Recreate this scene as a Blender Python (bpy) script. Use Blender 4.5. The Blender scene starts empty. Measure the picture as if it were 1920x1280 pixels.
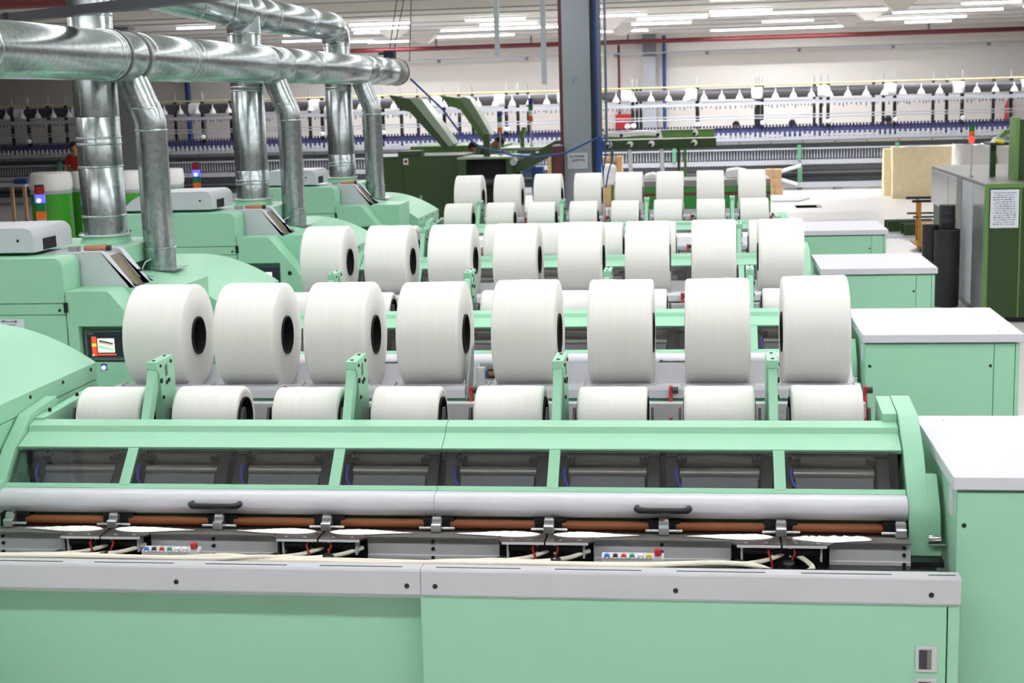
import bpy, bmesh, math, random
from mathutils import Vector, Matrix
random.seed(7)
SC = bpy.context.scene
COL = SC.collection
PI = math.pi
S = 3.2671          # distance from one combing machine to the next
P = 0.47            # distance from one combing head to the next

# ------------------------------------------------------------------ camera
CAM = Vector((2.5638, -6.2619, 2.5844)); YAW, PITCH, ROLL, FPX = -0.13632, 0.16855, -0.0285, 2709.7
_f = Vector((math.sin(YAW)*math.cos(PITCH), math.cos(YAW)*math.cos(PITCH), -math.sin(PITCH)))
_r = Vector((math.cos(YAW), -math.sin(YAW), 0)); _u = _r.cross(_f)
RT = math.cos(ROLL)*_r + math.sin(ROLL)*_u; UP = -math.sin(ROLL)*_r + math.cos(ROLL)*_u
cd = bpy.data.cameras.new('camera'); cam = bpy.data.objects.new('camera', cd); COL.objects.link(cam)
cam.matrix_world = Matrix(((RT.x, UP.x, -_f.x, CAM.x), (RT.y, UP.y, -_f.y, CAM.y), (RT.z, UP.z, -_f.z, CAM.z), (0, 0, 0, 1)))
cd.sensor_width = 36; cd.lens = FPX*36/1920; cd.clip_end = 200
cd.dof.use_dof = True; cd.dof.focus_distance = 6.6; cd.dof.aperture_fstop = 6.3
SC.camera = cam
def at(u, v, Y):
    """the point of the hall seen at photo pixel (u, v) at the distance Y along the hall"""
    d = RT*((u-960)/FPX) + UP*((640-v)/FPX) + _f
    return CAM + d*((Y-CAM.y)/d.y)

# ------------------------------------------------------------------ light
SC.view_settings.view_transform = 'Standard'; SC.view_settings.look = 'None'
SC.view_settings.gamma = 1.0; SC.view_settings.use_curve_mapping = False
SC.view_settings.exposure = 0.08
SC.cycles.max_bounces = 5; SC.cycles.diffuse_bounces = 3; SC.cycles.glossy_bounces = 3; SC.cycles.transmission_bounces = 2; SC.cycles.transparent_max_bounces = 6
SC.cycles.use_light_tree = False; SC.cycles.caustics_reflective = False; SC.cycles.caustics_refractive = False
w = bpy.data.worlds.new('world'); SC.world = w; w.use_nodes = True
w.node_tree.nodes['Background'].inputs[0].default_value = (0.93, 0.96, 1.0, 1)
w.node_tree.nodes['Background'].inputs[1].default_value = 0.25
def strip_light(x0, x1, y, z, power, up=False):
    ld = bpy.data.lights.new('strip_light', 'AREA'); ld.shape = 'RECTANGLE'
    ld.size = x1-x0; ld.size_y = 0.22; ld.energy = power; ld.color = (0.96, 0.98, 1.0)
    o = bpy.data.objects.new('strip_light', ld); COL.objects.link(o); o.location = ((x0+x1)/2, y, z)
    if up: o.rotation_euler = (PI, 0, 0)   # bare tubes light the ceiling too
    if up: o.rotation_euler = (PI, 0, 0)   # bare tubes light the ceiling too
for _y, _p in ((-3.6, 315), (0.9, 200), (3.3, 160), (6.2, 140), (9.1, 140), (12.0, 125), (14.6, 110), (17.0, 110)):
    strip_light(-6.5, 10.5, _y, 4.22, _p)
    strip_light(-6.5, 10.5, _y, 4.20, _p*0.22, True)

# ------------------------------------------------------------------ materials
def lin(c):
    c = c.lstrip('#'); v = [int(c[i:i+2], 16)/255 for i in (0, 2, 4)]
    return tuple(x/12.92 if x <= 0.04045 else ((x+0.055)/1.055)**2.4 for x in v) + (1,)
M = {}
def mat(name, col, rough=0.5, metal=0.0, spec=0.5, emit=None, es=0.0, vary=0.0, vscale=8.0, bump=0.0, bscale=60.0, stretch=(1, 1, 1), coat=0.0):
    m = bpy.data.materials.new(name); m.use_nodes = True; nt = m.node_tree; b = nt.nodes['Principled BSDF']
    c = lin(col) if isinstance(col, str) else col
    b.inputs['Base Color'].default_value = c; b.inputs['Roughness'].default_value = rough
    b.inputs['Metallic'].default_value = metal; b.inputs['Specular IOR Level'].default_value = spec
    if coat: b.inputs['Coat Weight'].default_value = coat; b.inputs['Coat Roughness'].default_value = 0.1
    if emit is not None:
        b.inputs['Emission Color'].default_value = lin(emit); b.inputs['Emission Strength'].default_value = es
    if vary or bump:
        tc = nt.nodes.new('ShaderNodeTexCoord'); mp = nt.nodes.new('ShaderNodeMapping')
        mp.inputs['Scale'].default_value = stretch; nt.links.new(tc.outputs['Object'], mp.inputs[0])
    if vary:
        n = nt.nodes.new('ShaderNodeTexNoise'); n.inputs['Scale'].default_value = vscale; n.inputs['Detail'].default_value = 4
        nt.links.new(mp.outputs[0], n.inputs['Vector'])
        mx = nt.nodes.new('ShaderNodeMix'); mx.data_type = 'RGBA'
        mx.inputs[6].default_value = tuple(x*(1-vary) for x in c[:3])+(1,)
        mx.inputs[7].default_value = tuple(min(1, x*(1+vary)) for x in c[:3])+(1,)
        nt.links.new(n.outputs[0], mx.inputs[0]); nt.links.new(mx.outputs[2], b.inputs['Base Color'])
    if bump:
        n2 = nt.nodes.new('ShaderNodeTexNoise'); n2.inputs['Scale'].default_value = bscale; n2.inputs['Detail'].default_value = 3
        nt.links.new(mp.outputs[0], n2.inputs['Vector'])
        bp = nt.nodes.new('ShaderNodeBump'); bp.inputs['Strength'].default_value = bump; bp.inputs['Distance'].default_value = 0.01
        nt.links.new(n2.outputs[0], bp.inputs['Height']); nt.links.new(bp.outputs[0], b.inputs['Normal'])
    M[name] = m; return m
mat('mint', '#9fd6b6', 0.38, vary=0.015, vscale=3)
mat('mint_dark', '#5f9f7c', 0.5)
mat('grey_paint', '#cccdd4', 0.4, vary=0.01, vscale=3)
mat('white_paint', '#dcdce4', 0.3)
mat('lid_paint', '#d6d5de', 0.4)
mat('rail_paint', '#c9cacf', 0.38)
mat('steel', '#b9bbbf', 0.28, 0.9, vary=0.06, vscale=20, stretch=(1, 8, 8))
mat('dull_steel', '#8d8b88', 0.45, 0.8, vary=0.1, vscale=14)
mat('plate_steel', '#7d736f', 0.25, 0.9, vary=0.1, vscale=9)
mat('chrome', '#d8dadd', 0.1, 1.0)
mat('table_steel', '#5c5b5e', 0.16, 0.9, vary=0.1, vscale=6)
mat('aluminium', '#cfd0d3', 0.35, 0.15)
mat('black', '#17181b', 0.4)
mat('matt_black', '#101012', 0.7)
mat('dark_grey', '#3a3b40', 0.5)
mat('interior', '#26262b', 0.6)
mat('mech', '#1f2025', 0.4, 0.2)
mat('nipper', '#8b8c90', 0.45, 0.3)
mat('former_green', '#2a7c2c', 0.45)
mat('drum_steel', '#a7a29b', 0.35, 0.5, vary=0.08, vscale=12, stretch=(1, 6, 6))
mat('cork', '#8f5230', 0.6, vary=0.08, vscale=30)
mat('handle_wood', '#b98466', 0.6)
mat('red', '#b3231f', 0.4)
mat('red_dark', '#651a20', 0.45)
mat('blue_tube', '#4a58f0', 0.35)
mat('cream', '#f1ead9', 0.8, vary=0.04, vscale=40, bump=0.3, bscale=120)
mat('floor_paint', '#dedad8', 0.32, vary=0.05, vscale=0.8)
mat('wall_paint', '#e4dfda', 0.7, vary=0.02, vscale=1.2)
mat('ceiling_paint', '#e2ddd5', 0.8, vary=0.03, vscale=1.0)
mat('column_paint', '#8b9097', 0.6, vary=0.04, vscale=2)
mat('maroon', '#57222b', 0.5)
mat('blue_pipe', '#1c4288', 0.45)
mat('pale_grey', '#b7bcc4', 0.5)
mat('mid_grey', '#6f757c', 0.5)
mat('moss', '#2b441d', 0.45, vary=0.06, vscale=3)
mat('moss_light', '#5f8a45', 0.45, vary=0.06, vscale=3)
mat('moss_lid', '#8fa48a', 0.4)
mat('can_green', '#3da526', 0.4)
mat('tube_dark', '#47454b', 0.4)
mat('ladder_grey', '#555b62', 0.5)
mat('hole_black', '#050505', 1.0, spec=0.0)
mat('white_plastic', '#f2f2f4', 0.45)
mat('yellow', '#e9dc9a', 0.6)
mat('orange', '#d8702c', 0.5)
mat('foam', '#f3e3bb', 0.9, vary=0.12, vscale=9, bump=0.6, bscale=14)
mat('cardboard', '#c9a580', 0.8, vary=0.06, vscale=6)
mat('crate_wood', '#e3c191', 0.7, vary=0.08, vscale=8)
mat('rust_black', '#26262a', 0.55, vary=0.5, vscale=7)
mat('trolley_orange', '#b07a1e', 0.5)
mat('paper', '#dfe1ec', 0.7)
mat('ink', '#3c3e48', 0.7)
mat('skin', '#a8744f', 0.6)
mat('hair', '#17120f', 0.7)
mat('navy', '#1d2340', 0.8)
mat('overall_blue', '#31508f', 0.8, vary=0.1, vscale=9)
mat('cloth_orange', '#c2692c', 0.8)
mat('cloth_red', '#b01f24', 0.8)
mat('cloth_white', '#e8e6e4', 0.8)
mat('seg_red', '#8c1420', 0.3); mat('seg_green', '#0f6b3a', 0.3); mat('seg_orange', '#e0651a', 0.35)
mat('seg_blue_dark', '#1c1c8c', 0.3)
mat('seg_blue', '#2a2af0', 0.3, emit='#3a3aff', es=4.0)
mat('seg_blue_hot', '#c8d4ff', 0.3, emit='#d8e0ff', es=6.0)
mat('seg_red_hot', '#ff2020', 0.3, emit='#ff2a20', es=5.0)
mat('tube_glow', '#ffffff', 0.4, emit='#fbfdff', es=24.0)
mat('screen_dark', '#23252c', 0.25, emit='#23252c', es=0.4)
mat('screen_red', '#d8482c', 0.3, emit='#e0492c', es=0.9)
mat('screen_yellow', '#e8c03c', 0.3, emit='#e8c03c', es=0.9)
mat('screen_white', '#eef0ee', 0.3, emit='#f4f6f4', es=0.9)
mat('screen_green', '#8fd09a', 0.3, emit='#8fd09a', es=0.8)
mat('bezel', '#2c3040', 0.3)
mat('bobbin_blue', '#484b7a', 0.5); mat('bobbin_grey', '#b9bcc6', 0.5); mat('hook_grey', '#6a6c72', 0.5)
mat('btn_blue', '#3c74d8', 0.35); mat('btn_black', '#222428', 0.35); mat('btn_red', '#d23a34', 0.35)
mat('btn_green', '#2f9a70', 0.35); mat('btn_white', '#f0f0f4', 0.35); mat('btn_yellow', '#ecd02c', 0.35)

def cotton_mat():
    m = mat('cotton', '#f1eee8', 0.85, spec=0.2); nt = m.node_tree; b = nt.nodes['Principled BSDF']
    tc = nt.nodes.new('ShaderNodeTexCoord'); mp = nt.nodes.new('ShaderNodeMapping'); mp.inputs['Scale'].default_value = (95, 1.6, 1.6)
    nt.links.new(tc.outputs['Object'], mp.inputs[0])
    n = nt.nodes.new('ShaderNodeTexNoise'); n.inputs['Scale'].default_value = 1.6; n.inputs['Detail'].default_value = 5; n.inputs['Roughness'].default_value = 0.7
    nt.links.new(mp.outputs[0], n.inputs['Vector'])
    mx = nt.nodes.new('ShaderNodeMix'); mx.data_type = 'RGBA'; mx.inputs[6].default_value = lin('#eeebe6'); mx.inputs[7].default_value = lin('#fbfaf7')
    nt.links.new(n.outputs[0], mx.inputs[0]); nt.links.new(mx.outputs[2], b.inputs['Base Color'])
    bp = nt.nodes.new('ShaderNodeBump'); bp.inputs['Strength'].default_value = 0.16; bp.inputs['Distance'].default_value = 0.006
    nt.links.new(n.outputs[0], bp.inputs['Height']); nt.links.new(bp.outputs[0], b.inputs['Normal'])
    n3 = mat('fluff', '#fbfaf8', 0.9, spec=0.1, bump=0.5, bscale=35)
cotton_mat()
def galv_mat():
    m = mat('galvanised', '#aeb6b8', 0.22, 0.95); nt = m.node_tree; b = nt.nodes['Principled BSDF']
    tc = nt.nodes.new('ShaderNodeTexCoord')
    v = nt.nodes.new('ShaderNodeTexVoronoi'); v.inputs['Scale'].default_value = 38; nt.links.new(tc.outputs['Object'], v.inputs['Vector'])
    n = nt.nodes.new('ShaderNodeTexNoise'); n.inputs['Scale'].default_value = 3.5; n.inputs['Detail'].default_value = 4; nt.links.new(tc.outputs['Object'], n.inputs['Vector'])
    mr = nt.nodes.new('ShaderNodeMapRange'); mr.inputs[3].default_value = 0.14; mr.inputs[4].default_value = 0.34
    nt.links.new(n.outputs[0], mr.inputs[0]); nt.links.new(mr.outputs[0], b.inputs['Roughness'])
    mx = nt.nodes.new('ShaderNodeMix'); mx.data_type = 'RGBA'; mx.inputs[6].default_value = lin('#a2acaf'); mx.inputs[7].default_value = lin('#c3cacb')
    nt.links.new(v.outputs['Color'], mx.inputs[0]); nt.links.new(mx.outputs[2], b.inputs['Base Color'])
galv_mat()
def pane_mat(name, tint, fac, rough=0.03):
    m = bpy.data.materials.new(name); m.use_nodes = True; nt = m.node_tree; nt.nodes.clear()
    out = nt.nodes.new('ShaderNodeOutputMaterial'); mx = nt.nodes.new('ShaderNodeMixShader')
    t = nt.nodes.new('ShaderNodeBsdfTransparent'); t.inputs[0].default_value = tint
    g = nt.nodes.new('ShaderNodeBsdfGlossy'); g.inputs['Roughness'].default_value = rough
    lw = nt.nodes.new('ShaderNodeFresnel'); lw.inputs[0].default_value = 1.5
    mt = nt.nodes.new('ShaderNodeMath'); mt.operation = 'ADD'; mt.inputs[1].default_value = fac
    nt.links.new(lw.outputs[0], mt.inputs[0]); nt.links.new(mt.outputs[0], mx.inputs[0])
    nt.links.new(t.outputs[0], mx.inputs[1]); nt.links.new(g.outputs[0], mx.inputs[2]); nt.links.new(mx.outputs[0], out.inputs[0])
    M[name] = m
pane_mat('pane', (0.86, 0.87, 0.89, 1), 0.01)
mat('chute_glass', '#756a55', 0.35, spec=0.25)

# ------------------------------------------------------------------ mesh helpers
class MB:
    def __init__(s): s.v = []; s.f = []
    def add(s, vs, fs):
        o = len(s.v); s.v += [tuple(x) for x in vs]; s.f += [tuple(i+o for i in f) for f in fs]; return s
    def box(s, x0, x1, y0, y1, z0, z1):
        return s.add([(x0,y0,z0),(x1,y0,z0),(x1,y1,z0),(x0,y1,z0),(x0,y0,z1),(x1,y0,z1),(x1,y1,z1),(x0,y1,z1)],
                     [(3,2,1,0),(4,5,6,7),(0,1,5,4),(1,2,6,5),(2,3,7,6),(3,0,4,7)])
    def prism(s, ax, prof, a, b):
        n = len(prof)
        if ax == 'x': vs = [(a,p[0],p[1]) for p in prof]+[(b,p[0],p[1]) for p in prof]
        elif ax == 'y': vs = [(p[0],a,p[1]) for p in prof]+[(p[0],b,p[1]) for p in prof]
        else: vs = [(p[0],p[1],a) for p in prof]+[(p[0],p[1],b) for p in prof]
        return s.add(vs, [tuple(range(n-1,-1,-1)), tuple(range(n,2*n))]+[(i,(i+1)%n,n+(i+1)%n,n+i) for i in range(n)])
    def cyl(s, p0, p1, r0, r1=None, n=16, cap=True):
        r1 = r0 if r1 is None else r1; p0 = Vector(p0); p1 = Vector(p1); d = (p1-p0).normalized()
        a = d.orthogonal().normalized(); b = d.cross(a)
        vs = []
        for q, r in ((p0, r0), (p1, r1)):
            vs += [q+a*(r*math.cos(2*PI*i/n))+b*(r*math.sin(2*PI*i/n)) for i in range(n)]
        fs = [(i,(i+1)%n,n+(i+1)%n,n+i) for i in range(n)]
        if cap: fs += [tuple(range(n-1,-1,-1)), tuple(range(n,2*n))]
        return s.add(vs, fs)
    def tube(s, pts, r, n=8, cap=True, flat=1.0):
        pts = [Vector(p) for p in pts]; m = len(pts); vs = []; rr = r if isinstance(r, (list, tuple)) else [r]*m
        ref = None
        for i, p in enumerate(pts):
            d = (pts[min(i+1,m-1)]-pts[max(i-1,0)]).normalized()
            if ref is None: ref = d.orthogonal().normalized() if abs(d.z) > 0.9 else Vector((0,0,1))
            a = d.cross(ref).normalized() if d.cross(ref).length > 1e-4 else d.orthogonal().normalized()
            b = a.cross(d); ref = b
            vs += [p+a*(rr[i]*math.cos(2*PI*k/n))+b*(rr[i]*flat*math.sin(2*PI*k/n)) for k in range(n)]
        fs = [(i*n+k, i*n+(k+1)%n, (i+1)*n+(k+1)%n, (i+1)*n+k) for i in range(m-1) for k in range(n)]
        if cap: fs += [tuple(range(n-1,-1,-1)), tuple(range((m-1)*n, m*n))]
        return s.add(vs, fs)
    def lathe(s, prof, n=32, ax='z', c=(0,0,0), closed=False, wob=None):
        m = len(prof); vs = []
        for (h, r) in prof:
            for k in range(n):
                t = 2*PI*k/n; rr = r*(wob(h, t) if wob else 1)
                if ax == 'z': vs.append((c[0]+rr*math.cos(t), c[1]+rr*math.sin(t), c[2]+h))
                elif ax == 'x': vs.append((c[0]+h, c[1]+rr*math.cos(t), c[2]+rr*math.sin(t)))
                else: vs.append((c[0]+rr*math.sin(t), c[1]+h, c[2]+rr*math.cos(t)))
        fs = [(i*n+k, i*n+(k+1)%n, (i+1)*n+(k+1)%n, (i+1)*n+k) for i in range(m-1) for k in range(n)]
        if closed: fs += [((m-1)*n+k, (m-1)*n+(k+1)%n, (k+1)%n, k) for k in range(n)]
        return s.add(vs, fs)
def arc(cx, cy, r, a0, a1, n=6, ry=None):
    ry = r if ry is None else ry
    return [(cx+r*math.cos(math.radians(a0+(a1-a0)*i/n)), cy+ry*math.sin(math.radians(a0+(a1-a0)*i/n))) for i in range(n+1)]
def mesh(name, mb, smooth=None):
    me = bpy.data.meshes.new(name); me.from_pydata(mb.v, [], mb.f); me.update()
    bm = bmesh.new(); bm.from_mesh(me); bmesh.ops.recalc_face_normals(bm, faces=bm.faces); bm.to_mesh(me); bm.free()
    if smooth:
        me.shade_smooth(); me.set_sharp_from_angle(angle=math.radians(smooth))
    return me
def obj(name, mb, material, parent=None, bevel=0.0, smooth=None, segs=2):
    me = mb if isinstance(mb, bpy.types.Mesh) else mesh(name, mb, smooth)
    if not me.materials: me.materials.append(M[material])
    o = bpy.data.objects.new(name, me); COL.objects.link(o)
    if parent is not None: o.parent = parent
    if bevel:
        b = o.modifiers.new('bevel', 'BEVEL'); b.width = bevel; b.segments = segs; b.limit_method = 'ANGLE'; b.angle_limit = math.radians(40); b.harden_normals = True
        me.shade_smooth()
    return o
def box(name, material, parent, x0, x1, y0, y1, z0, z1, bevel=0.0):
    return obj(name, MB().box(x0,x1,y0,y1,z0,z1), material, parent, bevel)
def tag(o, label, cat, group=None, kind=None):
    o['label'] = label; o['category'] = cat
    if group: o['group'] = group
    if kind: o['kind'] = kind
    return o
def struct(o, label=None):
    o['kind'] = 'structure'
    if label: o['label'] = label
    return o
def thing(name, label, cat, loc=(0,0,0), group=None):
    o = bpy.data.objects.new(name, None); COL.objects.link(o); o.location = loc; o.empty_display_size = 0.1
    return tag(o, label, cat, group)
def copy_tree(o, parent=None):
    c = o.copy(); COL.objects.link(c)
    if parent is not None: c.parent = parent
    for ch in o.children: copy_tree(ch, c)
    return c
def text_mesh(s, size, depth=0.0):
    cu = bpy.data.curves.new('lettering', 'FONT'); cu.body = s; cu.size = size; cu.extrude = depth
    cu.align_x = 'CENTER'; cu.align_y = 'CENTER'
    o = bpy.data.objects.new('lettering', cu); me = bpy.data.meshes.new_from_object(o)
    bpy.data.objects.remove(o); bpy.data.curves.remove(cu); return me
ORD = ['first', 'second', 'third', 'fourth', 'fifth', 'sixth', 'seventh', 'eighth']
ROWN = ['nearest', 'second nearest', 'third nearest', 'farthest']

# ------------------------------------------------------------------ the hall
struct(box('floor', 'floor_paint', None, -30, 22, -12, 43, -0.2, 0.0))
cg = struct(box('ceiling', 'ceiling_paint', None, -30, 22, -12, 43, 4.42, 4.6))
for y in (15.2, 18.2, 21.2, 24.4, 26.2, 29.4, 31.6, 33.6, 36.2, 38.6):
    box('ceiling_joint', 'pale_grey', cg, -30, 22, y-0.02, y+0.02, 4.395, 4.42)
wf = struct(box('wall_far', 'wall_paint', None, -30, 22, 42.0, 42.3, 0, 4.42))
struct(box('wall_left', 'wall_paint', None, -30.3, -30, -12, 43, 0, 4.42))
struct(box('wall_right', 'wall_paint', None, 22, 22.3, -12, 43, 0, 4.42))
struct(box('wall_back', 'wall_paint', None, -30, 22, -12.3, -12, 0, 4.42))
for k, x in enumerate((-27, 0.75)):
    wc = struct(box('trim_%d' % (k+1), 'pale_grey', None, x-0.2, x+0.2, 41.6, 42.0, 0, 4.42), 'pale grey column standing against the far wall')
    box('column_cap', 'mid_grey', wc, x-0.22, x+0.22, 41.55, 41.6, 3.7, 4.42)

def pipe(name, label, pts, r, material, cat='pipe', n=10, group=None):
    return tag(obj(name, MB().tube(pts, r, n), material, smooth=50), label, cat, group)
rp = pipe('fire_pipe', 'long dark red fire pipe running under the far end of the ceiling', [(-30, 40, 4.13), (21.9, 40, 4.13)], 0.075, 'red_dark')
for x in [-9 + 3.05*i for i in range(9)]:
    obj('pipe_hanger', MB().box(x-0.03, x+0.03, 39.97, 40.03, 4.13, 4.42), 'mid_grey', rp)
cp = pipe('conduit', 'thin grey conduit hanging in front of the far wall below the red pipe', [(-30, 41.2, 3.80), (21.9, 41.2, 3.80)], 0.025, 'pale_grey')
for x in [-9 + 2.9*i for i in range(9)]:
    obj('conduit_clip', MB().box(x-0.05, x+0.05, 41.15, 41.25, 3.70, 3.80), 'mid_grey', cp)
pipe('drop_pipe', 'thin red pipe dropping down the far wall beside the pale column', [(-0.25, 41.8, 4.1), (-0.25, 41.8, 0)], 0.04, 'red_dark')
pipe('drop_pipe', 'bright blue pipe down the far wall right of the pale column', [(1.22, 41.75, 4.35), (1.22, 41.75, 0)], 0.06, 'blue_pipe')
pipe('drop_pipe', 'bright blue pipe on the far wall behind the left duct', [at(357, 250, 41.7)*1 + Vector((0,0,2.5)), Vector((at(357, 250, 41.7).x, 41.7, 0))], 0.09, 'blue_pipe')

# ceiling luminaires: (x0, x1, y)
TUBES = [(-5.9, -4.4, 28.3), (-6.83, -5.92, 32.6), (-8.04, -6.69, 39.4), (-3.07, -1.62, 28.2), (-3.09, -1.61, 30.6), (-4.53, -1.33, 33.0),
 (-5.66, -3.05, 37.2), (-0.5, 1.22, 28.4), (0.87, 2.62, 30.5), (2.67, 6.88, 29.9), (2.64, 4.1, 23.8), (2.64, 4.09, 28.2), (4.07, 5.47, 34.4),
 (2.7, 6.93, 39.2), (6.94, 9.6, 35.2), (8.31, 9.65, 38.0), (8.34, 9.68, 28.6), (-9.79, -8.84, 27.2), (-8.6, -7.9, 29.9), (-8.76, -7.64, 32.5),
 (-10.0, -8.8, 36.6), (-4.93, -3.76, 18.5), (-9.2, -7.6, 38.4), (-1.0, 0.9, 37.3), (0.6, 2.2, 33.2), (-6.4, -4.9, 30.6), (10.2, 12.8, 31.0), (7.2, 9.9, 31.8)]
LR = [(18, 'topmost'), (23, 'second'), (26.5, 'third'), (29.4, 'fourth'), (31.4, 'fifth'), (34, 'sixth'), (36, 'seventh'), (37.6, 'eighth')]
rowof = lambda y: max(i for i, r_ in enumerate(LR) if y >= r_[0])
for i, (x0, x1, y) in enumerate(TUBES):
    k = rowof(y); mates = sorted(t_[0] for t_ in TUBES if rowof(t_[2]) == k); n = mates.index(x0)
    t = thing('ceiling_lamp', 'lit fluorescent ceiling lamp, %s from left in the %s lamp row from the front' % (ORD[n], LR[k][1]), 'lamp', ((x0+x1)/2, y, 4.42), 'fluorescent ceiling lamps')
    L = (x1-x0)/2
    obj('housing', MB().box(-L, L, -0.03, 0.03, -0.045, 0.0), 'white_plastic', t)
    obj('lamp_tube', MB().cyl((-L+0.02, 0, -0.062), (L-0.02, 0, -0.062), 0.021, n=8), 'tube_glow', t)
    ld = bpy.data.lights.new('tube_light', 'AREA'); ld.shape = 'RECTANGLE'; ld.size = 2*L-.04; ld.size_y = .035; ld.energy = 36*2*L; ld.color = (0.97, 0.98, 1.0)
    o = bpy.data.objects.new('tube_light', ld); COL.objects.link(o); o.parent = t; o.location = (0, 0, -.086)
DIFF = [(1685, 6, 27), (1630, 34, 31), (1590, 47, 34.5), (1142, 50, 31), (1166, 64, 35.5), (796, 76, 36.5), (737, 63, 32)]
for i, (u, v, Y) in enumerate(DIFF):
    q = at(u, v, Y)
    m = MB().add([(-.42,-.42,0),(.42,-.42,0),(.42,.42,0),(-.42,.42,0),(-.12,-.12,-.26),(.12,-.12,-.26),(.12,.12,-.26),(-.12,.12,-.26)],
                 [(3,2,1,0),(4,5,6,7),(0,1,5,4),(1,2,6,5),(2,3,7,6),(3,0,4,7)])
    o = obj('ceiling_diffuser', m, 'ceiling_paint'); o.location = (q.x, q.y, 4.42)
    tag(o, ['beige funnel air outlet at the top right of the ceiling', 'beige funnel air outlet, middle of the three at right', 'beige funnel air outlet, lowest of the three at right', 'beige funnel air outlet just right of the tall cable ladder', 'beige funnel air outlet beside the far wall column', 'beige funnel air outlet above the open green lids', 'beige funnel air outlet behind the duct hanging wires'][i], 'air outlet', 'funnel air outlets on the ceiling')

# the grey column with its pipes
c = struct(obj('trim_3', MB().box(0.70, 1.065, 12.9, 13.3, 0, 4.42), 'column_paint', bevel=0.006), 'tall blue-grey steel column standing behind the farthest machine')
box('column_side', 'maroon', c, 0.655, 0.70, 12.92, 13.3, 0, 4.42)
box('column_side', 'dark_grey', c, 1.065, 1.125, 13.0, 13.3, 0, 4.42)  # dark grey strip paints the shade in the column's right recess
lm = text_mesh('P', 0.14); lo = obj('painted_letter', lm, 'mid_grey', c); lo.rotation_euler = (PI/2, 0, 0); q = at(1077, 152, 12.9); lo.location = (q.x, 12.897, q.z)
pipe('column_pipe', 'dark blue pipe running down the right side of the grey column', [(1.155, 12.93, 4.42), (1.155, 12.93, 1.42)], 0.036, 'blue_pipe')
pipe('column_pipe', 'brass-coloured pipe end below the blue pipe on the grey column', [(1.155, 12.93, 1.42), (1.155, 12.93, 0.0)], 0.03, 'trolley_orange')
def squiggles(parent, x0, x1, y, z0, z1, rows, rnd, h=0.012):
    """lines of small unreadable handwriting on a sheet"""
    m = MB()
    for i in range(rows):
        z = z1-(z1-z0)*(i+0.5)/rows; x = x0+(x1-x0)*rnd.uniform(0.0, 0.12)
        while x < x1-0.03:
            L = rnd.uniform(0.012, 0.035)*(x1-x0)/0.25; zz = z+rnd.uniform(-0.15, 0.15)*h
            m.box(x, x+L, y-0.0015, y, zz, zz+h*rnd.uniform(0.35, 0.8))
            if rnd.random() < 0.45: m.box(x+L*0.4, x+L*0.4+h*0.35, y-0.0015, y, zz-h*0.6, zz-h*0.25)
            x += L+rnd.uniform(0.006, 0.014)*(x1-x0)/0.25
    o = obj('handwriting', m, 'ink', parent); o['kind'] = 'stuff'; return o
pc = thing('notice_sheet', 'faded paper notice with handwriting taped to the grey column', 'notice', (0, 0, 0))
a = at(1064, 287, 12.89); b = at(1102, 316, 12.89)
obj('sheet', MB().box(a.x, b.x, 12.888, 12.898, b.z, a.z), 'pale_grey', pc); squiggles(pc, a.x+0.03, b.x-0.03, 12.888, a.z-0.13, a.z-0.03, 2, random.Random(3), 0.03)
a = at(1036, 275, 12.7); b = at(1062, 275, 12.7)
t = thing('hose_cabinet', 'dark maroon cabinet standing left of the grey column', 'cabinet')
box('cabinet_body', 'maroon', t, a.x, b.x-0.06, 12.72, 13.2, 0, a.z, 0.005); box('cabinet_top', 'dull_steel', t, a.x-0.01, b.x-0.05, 12.71, 13.21, a.z, a.z+0.015)

# cable ladder on the right of the column and two hanging bars
t = thing('cable_ladder', 'grey upright cable ladder hanging right of the blue-piped column', 'cable ladder')
x = 1.235
box('ladder_rail', 'ladder_grey', t, x-0.055, x-0.005, 12.6, 12.66, 1.98, 4.42); box('ladder_rail', 'ladder_grey', t, x+0.035, x+0.065, 12.6, 12.66, 1.98, 4.42)
for i in range(12): box('ladder_rung', 'white_plastic', t, x-0.005, x+0.035, 12.615, 12.645, 2.05+0.2*i, 2.09+0.2*i)
for (u, v, n) in ((933, 105, 'shorter'), (1021, 158, 'longer')):
    q = at(u, v, 12); tag(box('hanging_bar', 'pale_grey', None, q.x-0.032, q.x+0.032, 11.98, 12.02, q.z, 4.42), '%s of two pale grey bars hanging from the ceiling left of the column' % n, 'hanging bar', 'hanging grey bars')

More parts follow.
